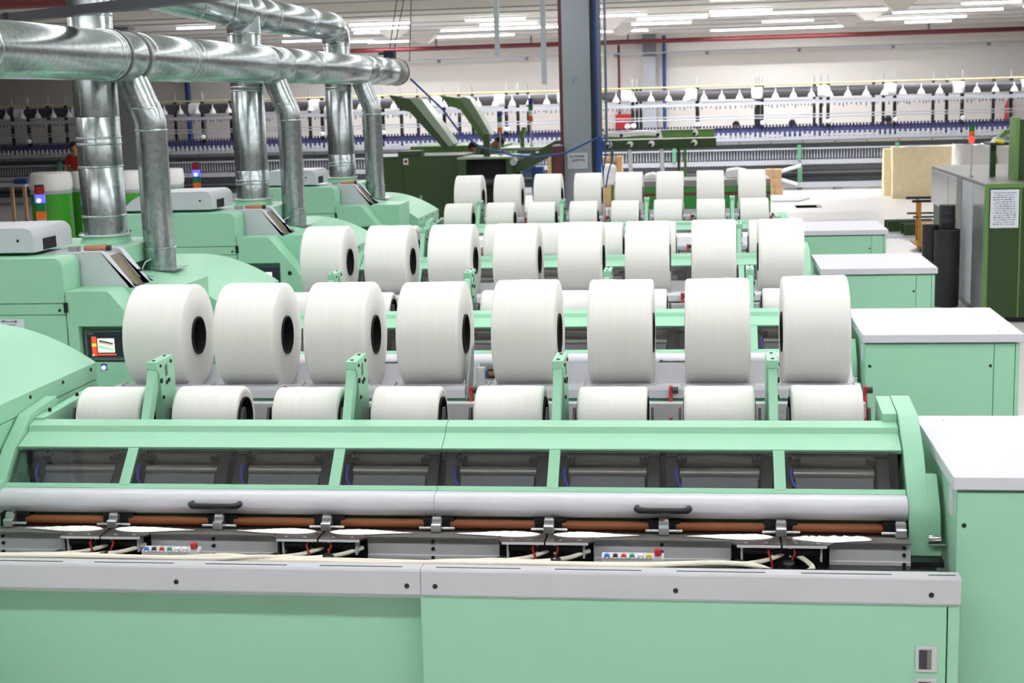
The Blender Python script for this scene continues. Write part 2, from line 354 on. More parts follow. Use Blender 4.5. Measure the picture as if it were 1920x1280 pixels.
# ------------------------------------------------------------------ one combing machine (local origin: front left corner of its first lap arm)
ZT = [(-.12, 1.180), (-.189, 1.166), (-.199, 1.1395), (-.308, 1.098)]   # hood ridge, front side
XL, XR, XS = -0.50, 3.356, 1.428
def slab_along(prof, t):
    """closed outline of a bent sheet that follows prof (y, z), t thick downwards"""
    return prof + [(y+t*0.6, z-t) for y, z in reversed(prof)]
def combing_machine(label):
    T = thing('combing_machine', label, 'combing machine')
    # base and front
    box('base_frame', 'mint', T, XL, XR, -.55, .62, 0, .70)
    box('front_panel', 'mint', T, -.56, 1.435, -.83, -.80, .02, .66)
    fp = box('front_panel', 'mint', T, 1.437, 3.450, -.918, -.80, .02, .66, 0.003)
    for z1 in (.492, .364):
        h = obj('recessed_pull', MB().box(3.338, 3.418, -.924, -.916, z1-.104, z1), 'aluminium', fp, 0.002)
        obj('pull_hollow', MB().box(3.350, 3.396, -.926, -.917, z1-.092, z1-.014), 'dull_steel', h)
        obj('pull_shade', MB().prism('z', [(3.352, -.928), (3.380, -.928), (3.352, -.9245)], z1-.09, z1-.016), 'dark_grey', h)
    box('corner_post', 'mint', T, 3.455, 3.497, -.918, -.80, .02, .66, 0.003)
    rprof = [(-.932, .662), (-.932, .756), (-.924, .765), (-.86, .765), (-.86, .636), (-.90, .636)]
    for (x0, x1) in ((-.56, 1.4425), (1.4435, 3.499)):
        r = obj('front_rail', MB().prism('x', rprof, x0, x1), 'rail_paint', T, 0.003)
        for sx in (.444, 1.388, 1.501, 2.438, 3.39):
            if x0 < sx < x1: obj('rail_screw', MB().lathe([(-.936-0, .0001), (-.9365, .005), (-.935, .0095), (-.931, .0105)], 12, 'y', (sx, 0, .697)), 'black', r, smooth=40)
        for i in range(-2, 8):
            a, b = .092+P*i, .092+P*i+.335
            if i == 7: b = a+.10
            a, b = max(a, x0+.01), min(b, x1-.01)
            if b-a > .05: box('rail_slot', 'dark_grey', r, a, b, -.907, -.899, .764, .7662)
    # sliver table
    box('sliver_table', 'table_steel', T, XL-.06, 3.45, -.86, -.56, .66, .705)
    box('sliver_shelf', 'table_steel', T, XL-.06, 3.45, -.86, -.80, .705, .748)
    # grey aluminium fronts between the coiler recesses
    for j in range(-1, 4):
        a = .22+.94*j; b = a+.554
        if j == 3: b = XR
        if j == -1: a = XL-.06
        pn = obj('fascia', MB().prism('x', [(-.618, .722), (-.618, .795), (-.612, .800), (-.57, .800), (-.57, .705), (-.625, .705), (-.625, .722)], a, b), 'aluminium', T, 0.002)
        obj('fascia_ledge', MB().box(a+.002, b-.002, -.645, -.56, .8005, .806), 'dull_steel', pn)
        for z in (.780, .750, .714):
            for sx in ([.497+.94*j] if j < 3 else [3.33]):
                obj('fascia_screw', MB().cyl((sx, -.626 if z < .72 else -.619, z), (sx, -.632 if z < .72 else -.625, z), .0075, n=10), 'black', pn)
    for j in range(0, 4):
        c = .030+.94*j
        box('coiler_recess', 'matt_black', T, c-.19, c+.19, -.60, -.56, .66, .80)
        for sgn in (-1, 1):
            pts = [(c+sgn*.004, -.695), (c+sgn*.175, -.695), (c+sgn*.20, -.665), (c+sgn*.20, -.645), (c+sgn*.13, -.60), (c+sgn*.05, -.555), (c+sgn*.004, -.555)]
            pl = obj('web_plate', MB().prism('z', pts, .801, .808), 'plate_steel', T)
            obj('plate_lip', MB().box(min(c+sgn*.004, c+sgn*.175), max(c+sgn*.004, c+sgn*.175), -.699, -.695, .797, .806), 'white_paint', pl)
            for bx in (.06, .14): obj('plate_rivet', MB().cyl((c+sgn*bx, -.675, .808), (c+sgn*bx, -.675, .8115), .008, n=8), 'steel', pl)
            cm = obj('calender_motor', MB().cyl((c+sgn*.03, -.645, .770), (c+sgn*.155, -.645, .770), .024, n=14), 'mech', T, smooth=40)
            obj('motor_flange', MB().box(c+sgn*.155-.004, c+sgn*.155+.004, -.675, -.62, .735, .797), 'aluminium', cm)
            obj('motor_flange', MB().box(c+sgn*.035-.004, c+sgn*.035+.004, -.665, -.63, .748, .797), 'aluminium', cm)
            obj('red_hose', MB().tube([(c+sgn*.045, -.672, .797), (c+sgn*.052, -.686, .775), (c+sgn*.040, -.694, .745), (c+sgn*.036, -.694, .712)], .0045, 8), 'red', T, smooth=60)
        box('coiler_block', 'black', T, c-.035, c+.035, -.65, -.60, .705, .79)
    for gx in (-.135, .165-.11, .80, 1.02, 1.74, 1.955, 2.685, 2.875):
        obj('guide_post', MB().lathe([(0, .0001), (0, .014), (.035, .014), (.036, .022), (.044, .024), (.050, .020), (.050, .012), (.046, .0001)], 16, 'z', (gx, -.735, .705)), 'black', T, smooth=35)
    # rollers, brackets
    for i in range(8):
        x1 = -.030+P*i
        obj('leather_roller', MB().lathe([(0, .0001), (0, .016), (.006, .020), (.352, .020), (.358, .016), (.358, .0001)], 18, 'x', (x1-.358, -.502, .820)), 'cork', T, smooth=40)
    for i in range(-1, 8):
        c = .034+P*i
        box('bearing_block', 'matt_black', T, c-.066, c+.066, -.515, -.45, .802, .850)
        obj('roller_pin', MB().cyl((c-(.075 if i >= 0 else .02), -.556, .818), (c+(.075 if i < 7 else .02), -.556, .818), .007, n=10), 'chrome', T, smooth=60)
        bk = obj('roller_bracket', MB().prism('x', [(-.585, .808), (-.585, .838), (-.578, .842), (-.563, .842), (-.558, .858), (-.535, .858), (-.535, .808)], c-.021, c+.021), 'steel', T, 0.002)
        obj('bracket_clip', MB().box(c-.018, c+.018, -.557, -.535, .859, .866), 'chrome', bk)
        if i < 7: box('web_table', 'plate_steel', T, c+.02, c+P-.02, -.60, -.50, .792, .8015)
    box('web_table', 'plate_steel', T, XL, -.43, -.60, -.50, .792, .8015)
    box('drip_channel', 'mint_dark', T, XL, XR, -.468, -.455, .815, .90)
    # hood: two halves with ridge, mullions, panes, sill, curved white cover and handle
    wt, wb = (-.308, 1.090), (-.440, .960)
    def on(t, d=0.0): return (wt[0]+(wb[0]-wt[0])*t-d*.7, wt[1]+(wb[1]-wt[1])*t+d*.7)
    for (x0, x1, panes, mulls, hx) in ((XL, XS-.001, ((XL+.02, .018), (.066, .955), (1.005, XS-.003)), (.042, .980), .483), (XS+.001, XR, ((XS+.003, 1.895), (1.942, 2.832), (2.880, XR-.02)), (1.918, 2.856), 2.380)):
        h = obj('hood', MB().prism('x', slab_along(ZT, .02), x0, x1), 'mint', T, 0.0015)
        obj('hood_sill', MB().prism('x', [(-.436, .966), (-.452, .950), (-.440, .938), (-.424, .954)], x0, x1), 'mint', h)
        for mx in mulls:
            obj('hood_mullion', MB().prism('x', [on(-.02, .004), on(1.0, .004), on(1.0, -.028), on(-.02, -.028)], mx-.024, mx+.024), 'mint', h, 0.002)
        for (a, b) in panes:
            obj('window_pane', MB().prism('x', [on(0, -.002), on(1, -.002), on(1, -.006), on(0, -.006)], a, b), 'pane', h)
        cp = [(-.450, .948)]+[(-.478-.046*math.sin(math.radians(g)), .903+.045*math.cos(math.radians(g))) for g in range(0, 121, 12)]+[(-.497, .858)]
        cv = obj('hood_cover', MB().prism('x', slab_along(cp, .006), x0, x1), 'white_paint', h, smooth=35)
        hy, hz = -.531, .907
        obj('hood_handle', MB().tube([(hx-.104, -.515, hz-.002), (hx-.106, -.540, hz-.002), (hx-.098, -.550, hz-.005), (hx-.07, -.552, hz-.006), (hx+.07, -.552, hz-.006), (hx+.098, -.550, hz-.005), (hx+.106, -.540, hz-.002), (hx+.104, -.515, hz-.002)], [.012, .013, .0135, .0125, .0125, .0135, .013, .012], 12), 'black', h, smooth=60)
    # interior seen through the panes
    box('hood_back', 'interior', T, XL, XR, -.17, -.15, .75, 1.13)
    box('hood_bed', 'interior', T, XL, XR, -.45, -.15, .78, .80)
    for i in range(8):
        c = -.209+P*i
        obj('top_roller', MB().cyl((c-.165, -.225, 1.045), (c+.165, -.225, 1.045), .048, n=24), 'drum_steel', T, smooth=40)
        obj('feed_roller', MB().cyl((c-.165, -.298, .990), (c+.165, -.298, .990), .024, n=20), 'drum_steel', T, smooth=40)
        obj('nipper_plate', MB().prism('x', [(-.335, .985), (-.440, .86), (-.433, .854), (-.327, .98)], c-.158, c+.158), 'nipper', T)
        for sgn in (-1, 1):
            a = obj('side_arm', MB().prism('x', [(-.19, 1.10), (-.29, 1.062), (-.345, 1.01), (-.425, .90), (-.425, .82), (-.19, .82)], c+sgn*.196-.026, c+sgn*.196+.026), 'mech', T, 0.003)
            obj('arm_block', MB().box(c+sgn*.158-.022, c+sgn*.158+.022, -.315, -.275, 1.035, 1.055), 'mech', a)
            for q in (-.008, .008): obj('arm_nut', MB().cyl((c+sgn*.158+q, -.30, 1.055), (c+sgn*.158+q, -.30, 1.066), .005, n=6), 'steel', a)
            obj('arm_cap', MB().box(c+sgn*.196-.024, c+sgn*.196+.024, -.30, -.27, 1.066, 1.074), 'steel', a)
        obj('air_hose', MB().tube([(c-.178, -.352, 1.030), (c-.180, -.372, 1.01), (c-.174, -.394, .985), (c-.160, -.412, .962), (c-.138, -.425, .94)], .0055, 8), 'blue_tube', T, smooth=60)
    for i in range(7): box('gear_cover', 'mech', T, .026+P*i-.011, .026+P*i+.011, -.31, -.20, .85, 1.05, 0.003)
    # end cheeks
    ch = [(.125, 1.238), (-.150, 1.214), (-.172, 1.203), (-.335, 1.096), (-.490, .926), (-.512, .898), (-.520, .870), (-.545, .722), (-.30, .722), (-.10, .80), (.125, .90)]
    obj('end_cheek', MB().prism('x', ch, XR+.003, 3.440), 'mint', T, 0.003)
    ch2 = [(-.40, 1.022), (-.490, .926), (-.512, .898), (-.520, .870), (-.545, .722), (-.30, .722), (-.30, 1.0)]
    obj('end_cheek_step', MB().prism('x', ch2, 3.4375, 3.484), 'mint', T, 0.003)
    box('end_skirt', 'black', T, XR, 3.485, -.62, -.30, .700, .722)
    obj('end_cheek', MB().prism('x', ch, -.562, XL-.003), 'mint', T, 0.004)
    box('left_end_frame', 'mint', T, -.56, XL, -.50, .62, 0, .98)
    rw = obj('lap_side_wall', MB().prism('x', [(-.13, 1.19), (.45, 1.21), (.45, .9), (-.13, .9)], XL+.0, XL+.05), 'mint', T, 0.003)
    for y in (-.02, .28): obj('wall_screw', MB().cyl((XL+.025, y, 1.195+.03*y), (XL+.025, y, 1.212+.03*y), .008, n=10), 'black', rw)
    rw = obj('lap_side_wall', MB().prism('x', [(-.13, 1.212), (.125, 1.236), (.125, .9), (-.13, .9)], XR-.06, XR+.001), 'mint', T, 0.003)
    # lap arms
    for j in range(4):
        x = .94*j
        ar = obj('lap_arm', MB().prism('x', [(.0, 1.386), (.0, 1.42), (.215, 1.42), (.225, 1.40), (.225, .95), (.07, .95), (.07, 1.215), (.045, 1.25), (.045, 1.30), (.03, 1.335), (.03, 1.36)], x, x+.050), 'mint', T, 0.003)
        obj('arm_strut', MB().prism('x', [(.004, 1.383), (-.012, 1.36), (-.125, 1.165), (-.075, 1.140), (.028, 1.30), (.030, 1.383)], x+.005, x+.044), 'mint', ar, 0.003)
        for (y, z, r) in ((.045, 1.395, .007), (.175, 1.395, .008), (.045, 1.325, .012), (.112, 1.306, .010), (.138, 1.312, .010), (.060, 1.245, .009)):
            obj('arm_bolt', MB().cyl((x+.049, y, z), (x+.056, y, z), r, n=10), 'black', ar)
        for y in (.035, .17): obj('arm_bolt', MB().cyl((x+.025, y, 1.419), (x+.025, y, 1.424), .008, n=10), 'black', ar)
        obj('arm_plate', MB().prism('x', [(.10, 1.382), (.125, 1.392), (.130, 1.345), (.105, 1.335)], x+.050, x+.053), 'dull_steel', ar)
    # running lap rollers, black side discs, tray
    box('lap_bed', 'aluminium', T, XL+.05, XR-.06, .50, .56, .70, 1.118)
    box('lap_floor', 'table_steel', T, XL+.05, XR-.06, -.13, .50, .90, .92)
    for y in (.045, .245): obj('lap_roller', MB().cyl((XL+.05, y, .955), (XR-.06, y, .955), .045, n=18), 'dull_steel', T, smooth=40)
    for i in range(8):
        for (dx, s) in ((-.378, 1), (-.030, -1)):
            x = dx+P*i
            obj('lap_guide', MB().prism('x', [(-.03, .95), (-.02, 1.10), (.03, 1.20), (.055, 1.20), (.06, .95)], x-.006, x+.006), 'black', T)
    box('tray_beam', 'mint_dark', T, -.43, XR-.05, .60, 1.05, 1.085, 1.125)
    for (a, b) in ((-.425, 1.385), (1.475, 3.285)):
        tr = obj('lap_tray', MB().prism('x', [(.585, 1.127), (.585, 1.168), (.600, 1.184), (.655, 1.186), (.70, 1.155), (.78, 1.132), (.90, 1.128), (1.02, 1.16), (1.08, 1.21), (1.085, 1.20), (1.03, 1.125)], a, b), 'grey_paint', T, 0.002)
    for i in range(8):
        for x in (-.382+P*i, -.036+P*i):
            obj('lap_side_guard', MB().prism('x', [(.60, 1.13), (.605, 1.192), (.655, 1.202), (.70, 1.17), (.70, 1.13)], x-.002, x+.002), 'grey_paint', T)
    gp = obj('lap_side_guard', MB().prism('x', [(.59, 1.12), (.66, 1.22), (.80, 1.345), (.86, 1.345), (.84, 1.25), (.78, 1.15), (.72, 1.12)], 1.388, 1.392), 'grey_paint', T)
    for x in (.478, 1.418, 2.389, -.435, 3.30):
        lv = obj('red_lever', MB().prism('x', [(.565, 1.185), (.590, 1.190), (.590, 1.13), (.50, 1.02), (.485, 1.03), (.565, 1.14)], x-.008, x+.008), 'red', T, 0.002)
        obj('lever_pin', MB().cyl((x+.008, .578, 1.168), (x+.034, .578, 1.168), .016, n=12), 'dark_grey', lv)
    kb = obj('tray_knob', MB().lathe([(0, .0001), (0, .024), (.012, .026), (.045, .026), (.055, .022), (.058, .0001)], 16, 'z', (1.452, .70, 1.205)), 'aluminium', T, smooth=40)
    obj('knob_band', MB().cyl((1.474, .70, 1.225), (1.484, .70, 1.225), .022, n=14), 'blue_pipe', kb)
    box('knob_bracket', 'aluminium', T, 1.430, 1.474, .66, .74, 1.125, 1.205)
    return T
CMB = combing_machine('mint green combing machine nearest the camera, its glazed hood and front rail in full view')
MACH = [CMB]
for k in range(1, 4):
    c = copy_tree(CMB); c.location = (0, S*k, 0); MACH.append(c)
    c['label'] = ['', 'mint green combing machine in the second row, behind the nearest white laps', 'mint green combing machine in the third row from the camera', 'mint green combing machine in the farthest row, before the grey column'][k]
for c in MACH: c['group'] = 'combing machines standing in parallel rows'

# control boxes on the nearest machine
for k, (bx, cols) in enumerate(((.25, ('blue', 'black', 'red', 'green', 'white', 'white')), (2.145, ('blue', 'black', 'red', 'green', 'white', 'yellow')))):
    t = thing('button_box', 'grey button box with coloured buttons, %s of the nearest machine' % ('left half' if k == 0 else 'right half'), 'control box', (bx, -.785, .735), 'button boxes behind the front rail')
    obj('box_body', MB().prism('x', [(-.014, -.03), (-.014, .045), (.03, .055), (.03, -.03)], 0, .245), 'grey_paint', t, 0.003)
    for i, cn in enumerate(cols):
        x = .022+.033*i; b = obj('button', MB().lathe([(.0, .0001), (.0, .0095), (.010, .0095), (.012, .007), (.012, .0001)], 14, 'z', (x, -.012, .050)), 'btn_'+cn, t, smooth=40)
        obj('button_ring', MB().lathe([(0, .0115), (.005, .0115), (.005, .0095), (0, .0095)], 14, 'z', (x, -.012, .046), closed=True), 'chrome', b, smooth=40)
    b = obj('stop_button', MB().lathe([(0, .0001), (0, .012), (.008, .012), (.008, .015), (.026, .015), (.029, .012), (.029, .0001)], 18, 'z', (.222, .0, .050)), 'red', t, smooth=40)
    obj('button_ring', MB().lathe([(0, .015), (.006, .015), (.006, .012), (0, .012)], 14, 'z', (.222, .0, .047), closed=True), 'aluminium', b)

# end cabinets
def end_cabinet(label):
    T = thing('end_cabinet', label, 'cabinet', (3.95, -.25, 0), 'end cabinets at the right of the machines')
    X0, X1, Y0, Y1 = 3.505-3.95, 4.405-3.95, -.75+.25, .27+.25
    box('cabinet_body', 'mint', T, X0, X1-.012, Y0+.012, Y1, 0.06, 1.05, 0.003)
    d = box('cabinet_door', 'mint', T, X0+.002, 4.255-3.95, Y0, Y0+.012, .08, 1.045, 0.002)
    for x in (3.534, 4.238): obj('door_lock', MB().cyl((x-3.95, Y0, .914), (x-3.95, Y0-.004, .914), .009, n=12), 'black', d)
    box('cabinet_door', 'mint', T, 4.259-3.95, X1-.028, Y0, Y0+.012, .08, 1.045, 0.002)
    box('cabinet_edge', 'mint', T, X1-.024, X1, Y0, Y1, .08, 1.045, 0.002)
    lid = obj('cabinet_lid', MB().box(3.488-3.95, 4.425-3.95, -.768+.25, .30+.25, 1.058, 1.108), 'lid_paint', T, 0.004)
    for x, y in ((3.60, .2), (4.3, .2), (4.3, -.66)): obj('lid_screw', MB().cyl((x-3.95, y+.25, 1.108), (x-3.95, y+.25, 1.110), .006, n=8), 'steel', lid)
    bo = obj('side_latch', MB().box(3.43-3.95, 3.50-3.95, -.57+.25, -.55+.25, .775, .780), 'steel', T)
    obj('latch_knob', MB().cyl((3.432-3.95, -.56+.25, .800), (3.478-3.95, -.56+.25, .800), .016, n=12), 'chrome', bo, smooth=40)
    obj('side_plate', MB().box(3.5-3.95, 3.505-3.95, -.68+.25, -.60+.25, .93, 1.03), 'paper', T)
    return T
EC = end_cabinet('large mint end cabinet with grey lid at the lower right corner')
for k in range(1, 4):
    c = copy_tree(EC); c.location.y = -.25+S*k
    c['label'] = ['', 'mint end cabinet with grey lid, right of the second lap row', 'mint end cabinet with grey lid, right of the third lap row', 'farthest and smallest mint end cabinet with grey lid'][k]

# ------------------------------------------------------------------ head stocks at the left end of each machine
def head_stock(label):
    T = thing('head_stock', label, 'machine drive unit', (0, 0, 0), 'drive head stocks at the left of the machines')
    XA, XB = -2.30, -1.29
    up = [(XA, 1.42), (XB, 1.42)]+arc(XB-.055, 1.695-.055, .055, 0, 90, 6)+[(XA, 1.695)]
    d = obj('upper_door', MB().prism('y', up, -1.30, -1.055), 'mint', T, 0.004)
    st = box('middle_strip', 'mint', T, XA, XB, -1.30, -1.06, 1.351, 1.416, 0.002)
    obj('strip_lock', MB().cyl((-1.326, -1.30, 1.377), (-1.326, -1.304, 1.377), .009, n=12), 'black', st)
    lo = box('lower_door', 'mint', T, XA, XB, -1.30, -1.06, .08, 1.347, 0.002)
    obj('door_hinge', MB().box(XB-.004, XB+.018, -1.312, -1.295, 1.365, 1.425), 'black', T)
    box('stock_body', 'mint', T, XA+.02, -.66, -1.055, -.52, .05, 1.48)
    # control box with a recessed screen
    zs = lambda z: -1.0+(1.49-z)*.30/.39
    cb = [(-1.283, .08), (-.66, .08), (-.66, .99), (-.70, 1.10)]+arc(-1.035, 1.445, .045, 40, 90, 4)+[(-1.283, 1.49)]
    c = obj('control_box', MB().prism('y', cb, -1.215, -1.05), 'mint', T)
    m = MB()
    m.prism('y', [(-1.283, .08), (-1.215, .08), (-1.215, 1.49), (-1.283, 1.49)], -1.30, -1.215)
    m.prism('y', [(-1.215, 1.278), (zs(1.278), 1.278)]+arc(-1.035, 1.445, .045, 40, 90, 4)+[(-1.215, 1.49)], -1.30, -1.215)
    m.prism('y', [(-1.215, .08), (-.66, .08), (-.66, .99), (-.70, 1.052), (-1.215, 1.052)], -1.30, -1.215)
    m.prism('y', [(-.925, 1.052), (-.70, 1.052), (-.70, 1.10), (zs(1.278), 1.278), (-.925, 1.278)], -1.30, -1.215)
    obj('control_face', m, 'mint', c)
    obj('control_hole', MB().cyl((-.845, -1.301, 1.192), (-.845, -1.304, 1.192), .017, n=14), 'black', c)
    s = obj('screen_unit', MB().box(-1.200, -.930, -1.262, -1.215, 1.060, 1.245), 'mid_grey', T, 0.003)
    obj('screen_bezel', MB().box(-1.182, -.945, -1.268, -1.262, 1.082, 1.237), 'bezel', s)
    y = -1.2685
    def pl(n, mt, x0, x1, z0, z1, dy=0): obj(n, MB().box(x0, x1, y-.0006-dy, y-dy, z0, z1), mt, s)
    pl('display', 'screen_dark', -1.176, -.955, 1.088, 1.212); pl('display_bar', 'screen_red', -1.152, -1.122, 1.090, 1.210, .0007)
    pl('display_key', 'screen_yellow', -1.152, -1.122, 1.148, 1.168, .0014); pl('display_key', 'screen_green', -1.154, -1.140, 1.090, 1.101, .0014)
    pl('display_strip', 'screen_red', -1.118, -1.00, 1.094, 1.104, .0007); pl('display_picture', 'screen_white', -1.115, -1.008, 1.112, 1.198, .0007)
    obj('picture_lines', MB().prism('y', [(-1.110, 1.140), (-1.014, 1.118), (-1.014, 1.134), (-1.110, 1.160)], y-.0020, y-.0014), 'screen_green', s)
    obj('picture_lines', MB().prism('y', [(-1.106, 1.170), (-1.016, 1.152), (-1.016, 1.157), (-1.106, 1.176)], y-.0020, y-.0014), 'screen_red', s)
    obj('picture_lines', MB().prism('y', [(-1.106, 1.178), (-1.016, 1.160), (-1.016, 1.170), (-1.102, 1.190)], y-.0020, y-.0014), 'seg_green', s)
    tm = text_mesh('SIEMENS', .0095); to = obj('maker_lettering', tm, 'paper', s); to.rotation_euler = (PI/2, 0, 0); to.location = (-1.155, y, 1.227)
    b = obj('lit_button', MB().box(-1.088, -1.052, -1.304, -1.30, 1.008, 1.046), 'seg_blue_dark', T)
    obj('button_lens', MB().cyl((-1.070, -1.304, 1.025), (-1.070, -1.312, 1.025), .012, n=14), 'seg_blue_hot', b)
    # grey inclined chute with two side rails and a brown glass
    def cx(z): return -1.14+(1.705-z)*.345/.445
    side = [(-1.285, 1.48)]+[(-1.285, 1.705)]+[(-1.15, 1.705), (-1.125, 1.692)]+[(cx(1.26), 1.26), (cx(1.12), 1.12), (-.69, .90), (-.85, .90), (-.95, 1.48)]
    for (y0, y1) in ((-1.053, -.995), (-.80, -.735)): obj('chute_side', MB().prism('y', side, y0, y1), 'grey_paint', T, 0.004)
    low = [(-1.285, 1.48), (-1.285, 1.675), (-1.16, 1.675), (-.69, 1.06), (-.69, .90), (-.85, .90), (-.95, 1.48)]
    ch = obj('chute_bed', MB().prism('y', low, -.995, -.80), 'grey_paint', T)
    nx, nz = .61, .79
    obj('chute_glass', MB().prism('y', [(-1.135, 1.648+.012), (-.70, 1.078+.012), (-.70, 1.084+.016), (-1.13, 1.655+.016)], -.99, -.805), 'chute_glass', ch)
    obj('chute_catch', MB().box(-1.03, -.99, -.80, -.79, 1.55, 1.565), 'dark_grey', ch)
    hw = obj('wooden_roller', MB().lathe([(0, .0001), (0, .012), (.01, .018), (.12, .024), (.15, .022), (.155, .0001)], 14, 'x', (-1.32, -.90, 1.712)), 'handle_wood', T, smooth=40)
    obj('roller_end', MB().cyl((-1.165, -.90, 1.712), (-1.145, -.90, 1.712), .018, n=12), 'black', hw)
    box('roller_fitting', 'steel', T, -1.40, -1.34, -.96, -.90, 1.695, 1.73, 0.003)
    box('stock_shelf', 'grey_paint', T, -1.53, -1.285, -1.05, -.74, 1.48, 1.697)
    # rounded grey cover on top
    cv = [(-2.36, 1.50), (-2.36, 1.60)]+arc(-2.00, 1.56, .36, 172, 92, 9, .305)+arc(-1.523-.065, 1.868-.065, .065, 90, 0, 5)+[(-1.523, 1.716), (-2.29, 1.716), (-2.29, 1.50)]
    k = obj('top_cover', MB().prism('y', cv, -1.163, -.62), 'grey_paint', T, 0.004)
    obj('cover_slot_dark', MB().box(-1.526, -1.519, -1.04, -.86, 1.722, 1.792), 'matt_black', k)  # flat black plate painted for the dark inside the cutout
    obj('cover_screw', MB().cyl((-1.625, -1.163, 1.79), (-1.625, -1.167, 1.79), .009, n=12), 'black', k)
    dk = box('rear_deck', 'mint', T, -2.20, -1.19, -.62, .12, 1.56, 1.684, 0.006)
    box('deck_base', 'mint_dark', T, -2.18, -1.22, -.60, .10, 1.0, 1.56)
    # collar for the large duct
    co = obj('duct_collar', MB().lathe([(0, .172), (.04, .158), (.055, .158)], 28, 'z', (-1.472, -.20, 1.68)), 'mint', T, smooth=40)
    obj('collar_flange', MB().lathe([(0, .145), (0, .176), (.008, .176), (.008, .145)], 28, 'z', (-1.472, -.20, 1.734), closed=True), 'white_plastic', co, smooth=40)
    # domed cover towards the laps
    def dome(n0=14, inset=0.0):
        return [(-.567-inset+(-1.18+.567)*i/n0, 1.287+(1.497-1.287)*(1-(1-i/n0)**2.0)) for i in range(n0+1)]
    dp = dome()+[(-1.75, 1.497), (-1.75, 1.20), (-.567, 1.20)]
    dm = obj('dome_cover', MB().prism('y', dp, -.507, .734), 'mint', T, 0.003, smooth=None)
    for y in (-.36, -.02, .33, .66): obj('dome_screw', MB().cyl((-.567, y, 1.262), (-.562, y, 1.262), .009, n=10), 'black', dm)
    bs = box('dome_base', 'mint', T, -1.74, -.57, -.50, .73, .05, 1.196, 0.002)
    for y in (.66,): obj('dome_screw', MB().cyl((-.57, y, 1.165), (-.565, y, 1.165), .009, n=10), 'black', bs)
    return T
HSL = ['', 'mint head stock with lit screen, grey chute and domed cover at the left edge', 'mint head stock with grey chute between the first and second silver duct pairs', 'farthest mint head stock with grey chute, beside the dark green machine']
H1 = head_stock('mint domed head stock filling the left edge beside the nearest machine')
for k in range(1, 4):
    c = copy_tree(H1); c.location = (0, S*k, 0); c['label'] = HSL[k]
t = thing('notice_sheet', 'small white paper notice on the lower door of the left head stock', 'notice')
box('sheet', 'paper', t, -1.72, -1.560, S-1.302, S-1.3005, 1.19, 1.327); squiggles(t, -1.71, -1.59, S-1.302, 1.275, 1.318, 2, random.Random(5), .012)

# signal lights on the head stocks
def signal(loc, label, segs, w=.036, h=.058, pole=0.0, base=True):
    t = thing('signal_light', label, 'signal light', loc, 'stacked signal lights')
    z = 0
    if base: obj('light_base', MB().cyl((0,0,0), (0,0,.028), w*.9, n=16), 'pale_grey', t, smooth=40); z = .028
    if pole: obj('light_pole', MB().cyl((0,0,z), (0,0,z+pole), .012, n=10), 'pale_grey', t, smooth=40); z += pole
    for s in segs:
        if s == 'seg_blue':
            b = obj('light_segment', MB().cyl((0,0,z), (0,0,z+h), w, n=18), 'seg_blue', t, smooth=40)
            obj('lamp_glow', MB().cyl((w*.15,-w*.4,z+h*.3), (w*.15,-w*1.02,z+h*.3), w*.42, n=12), 'seg_blue_hot', b, smooth=40)
        else: obj('light_segment', MB().cyl((0,0,z), (0,0,z+h), w, n=18), s, t, smooth=40)
        z += h+.002
    obj('light_cap', MB().cyl((0,0,z), (0,0,z+.01), w*.95, n=16), 'black', t, smooth=40)
    return t
tag(obj('signal_bracket', MB().box(-2.25, -2.14, S+.10, S+.42, 1.60, 1.77), 'mint'), 'mint bracket under the left blue-lit signal light', 'bracket')
tag(obj('signal_bracket', MB().box(-2.25, -2.14, 2*S+.10, 2*S+.42, 1.60, 1.77), 'mint'), 'mint bracket under the blue-lit signal light beside the duct', 'bracket')
signal((-2.195, S+.37, 1.77), 'signal light with glowing blue segment at the left edge before green cans', ('seg_orange', 'seg_green', 'seg_blue', 'seg_red'))
signal((-2.195, 2*S+.37, 1.77), 'signal light with glowing blue segment between the first and second ducts', ('seg_orange', 'seg_green', 'seg_blue', 'seg_red'))

# ------------------------------------------------------------------ silver air ducts
def ring(y, c, r, parent, ax='y', h=.012, b=.006):
    """raised seam around a duct"""
    o = obj('seam_ring', MB().lathe([(-h, r), (-h*.6, r+b), (h*.6, r+b), (h, r)], 40, ax, c), 'galvanised', parent, smooth=60); return o
XD, ZD, RD = -1.22, 2.908, .158
D = thing('main_duct', 'long horizontal silver air duct running away at the upper left', 'duct', (XD, 0, ZD))
edges = [-3.0, -.6, 1.0, 2.70, 3.10, 4.06, 6.0, 6.5, 7.5, 9.6, 10.1, 11.05]
for a, b in zip(edges[:-1], edges[1:]):
    obj('duct_section', MB().lathe([(a, RD-.004), (a+.004, RD), (b-.002, RD), (b, RD-.004)], 56, 'y', (0,0,0)), 'galvanised', D, smooth=60)
for y in (-.6, 1.0, 2.62, 2.70, 3.10, 3.2, 3.97, 4.06, 4.16, 5.94, 6.0, 6.22, 6.5, 7.43, 7.5, 7.62, 9.54, 9.6, 10.01, 10.1, 11.0): ring(y, (0, y, 0), RD, D)
for y in (2.74, 3.06): obj('clamp_band', MB().lathe([(-.012, RD), (-.012, RD+.012), (.012, RD+.012), (.012, RD)], 40, 'y', (0, y, 0)), 'dull_steel', D, smooth=40)
ec = obj('duct_end', MB().lathe([(11.05, RD-.01), (11.07, RD+.004), (11.55, RD+.004), (11.66, RD-.02), (11.74, RD-.07), (11.77, .001)], 32, 'y', (0,0,0)), 'dull_steel', D, smooth=60)
obj('end_strap', MB().lathe([(11.5, RD+.003), (11.5, RD+.01), (11.54, RD+.01), (11.54, RD+.003)], 32, 'y', (0,0,0)), 'dark_grey', ec, smooth=40)
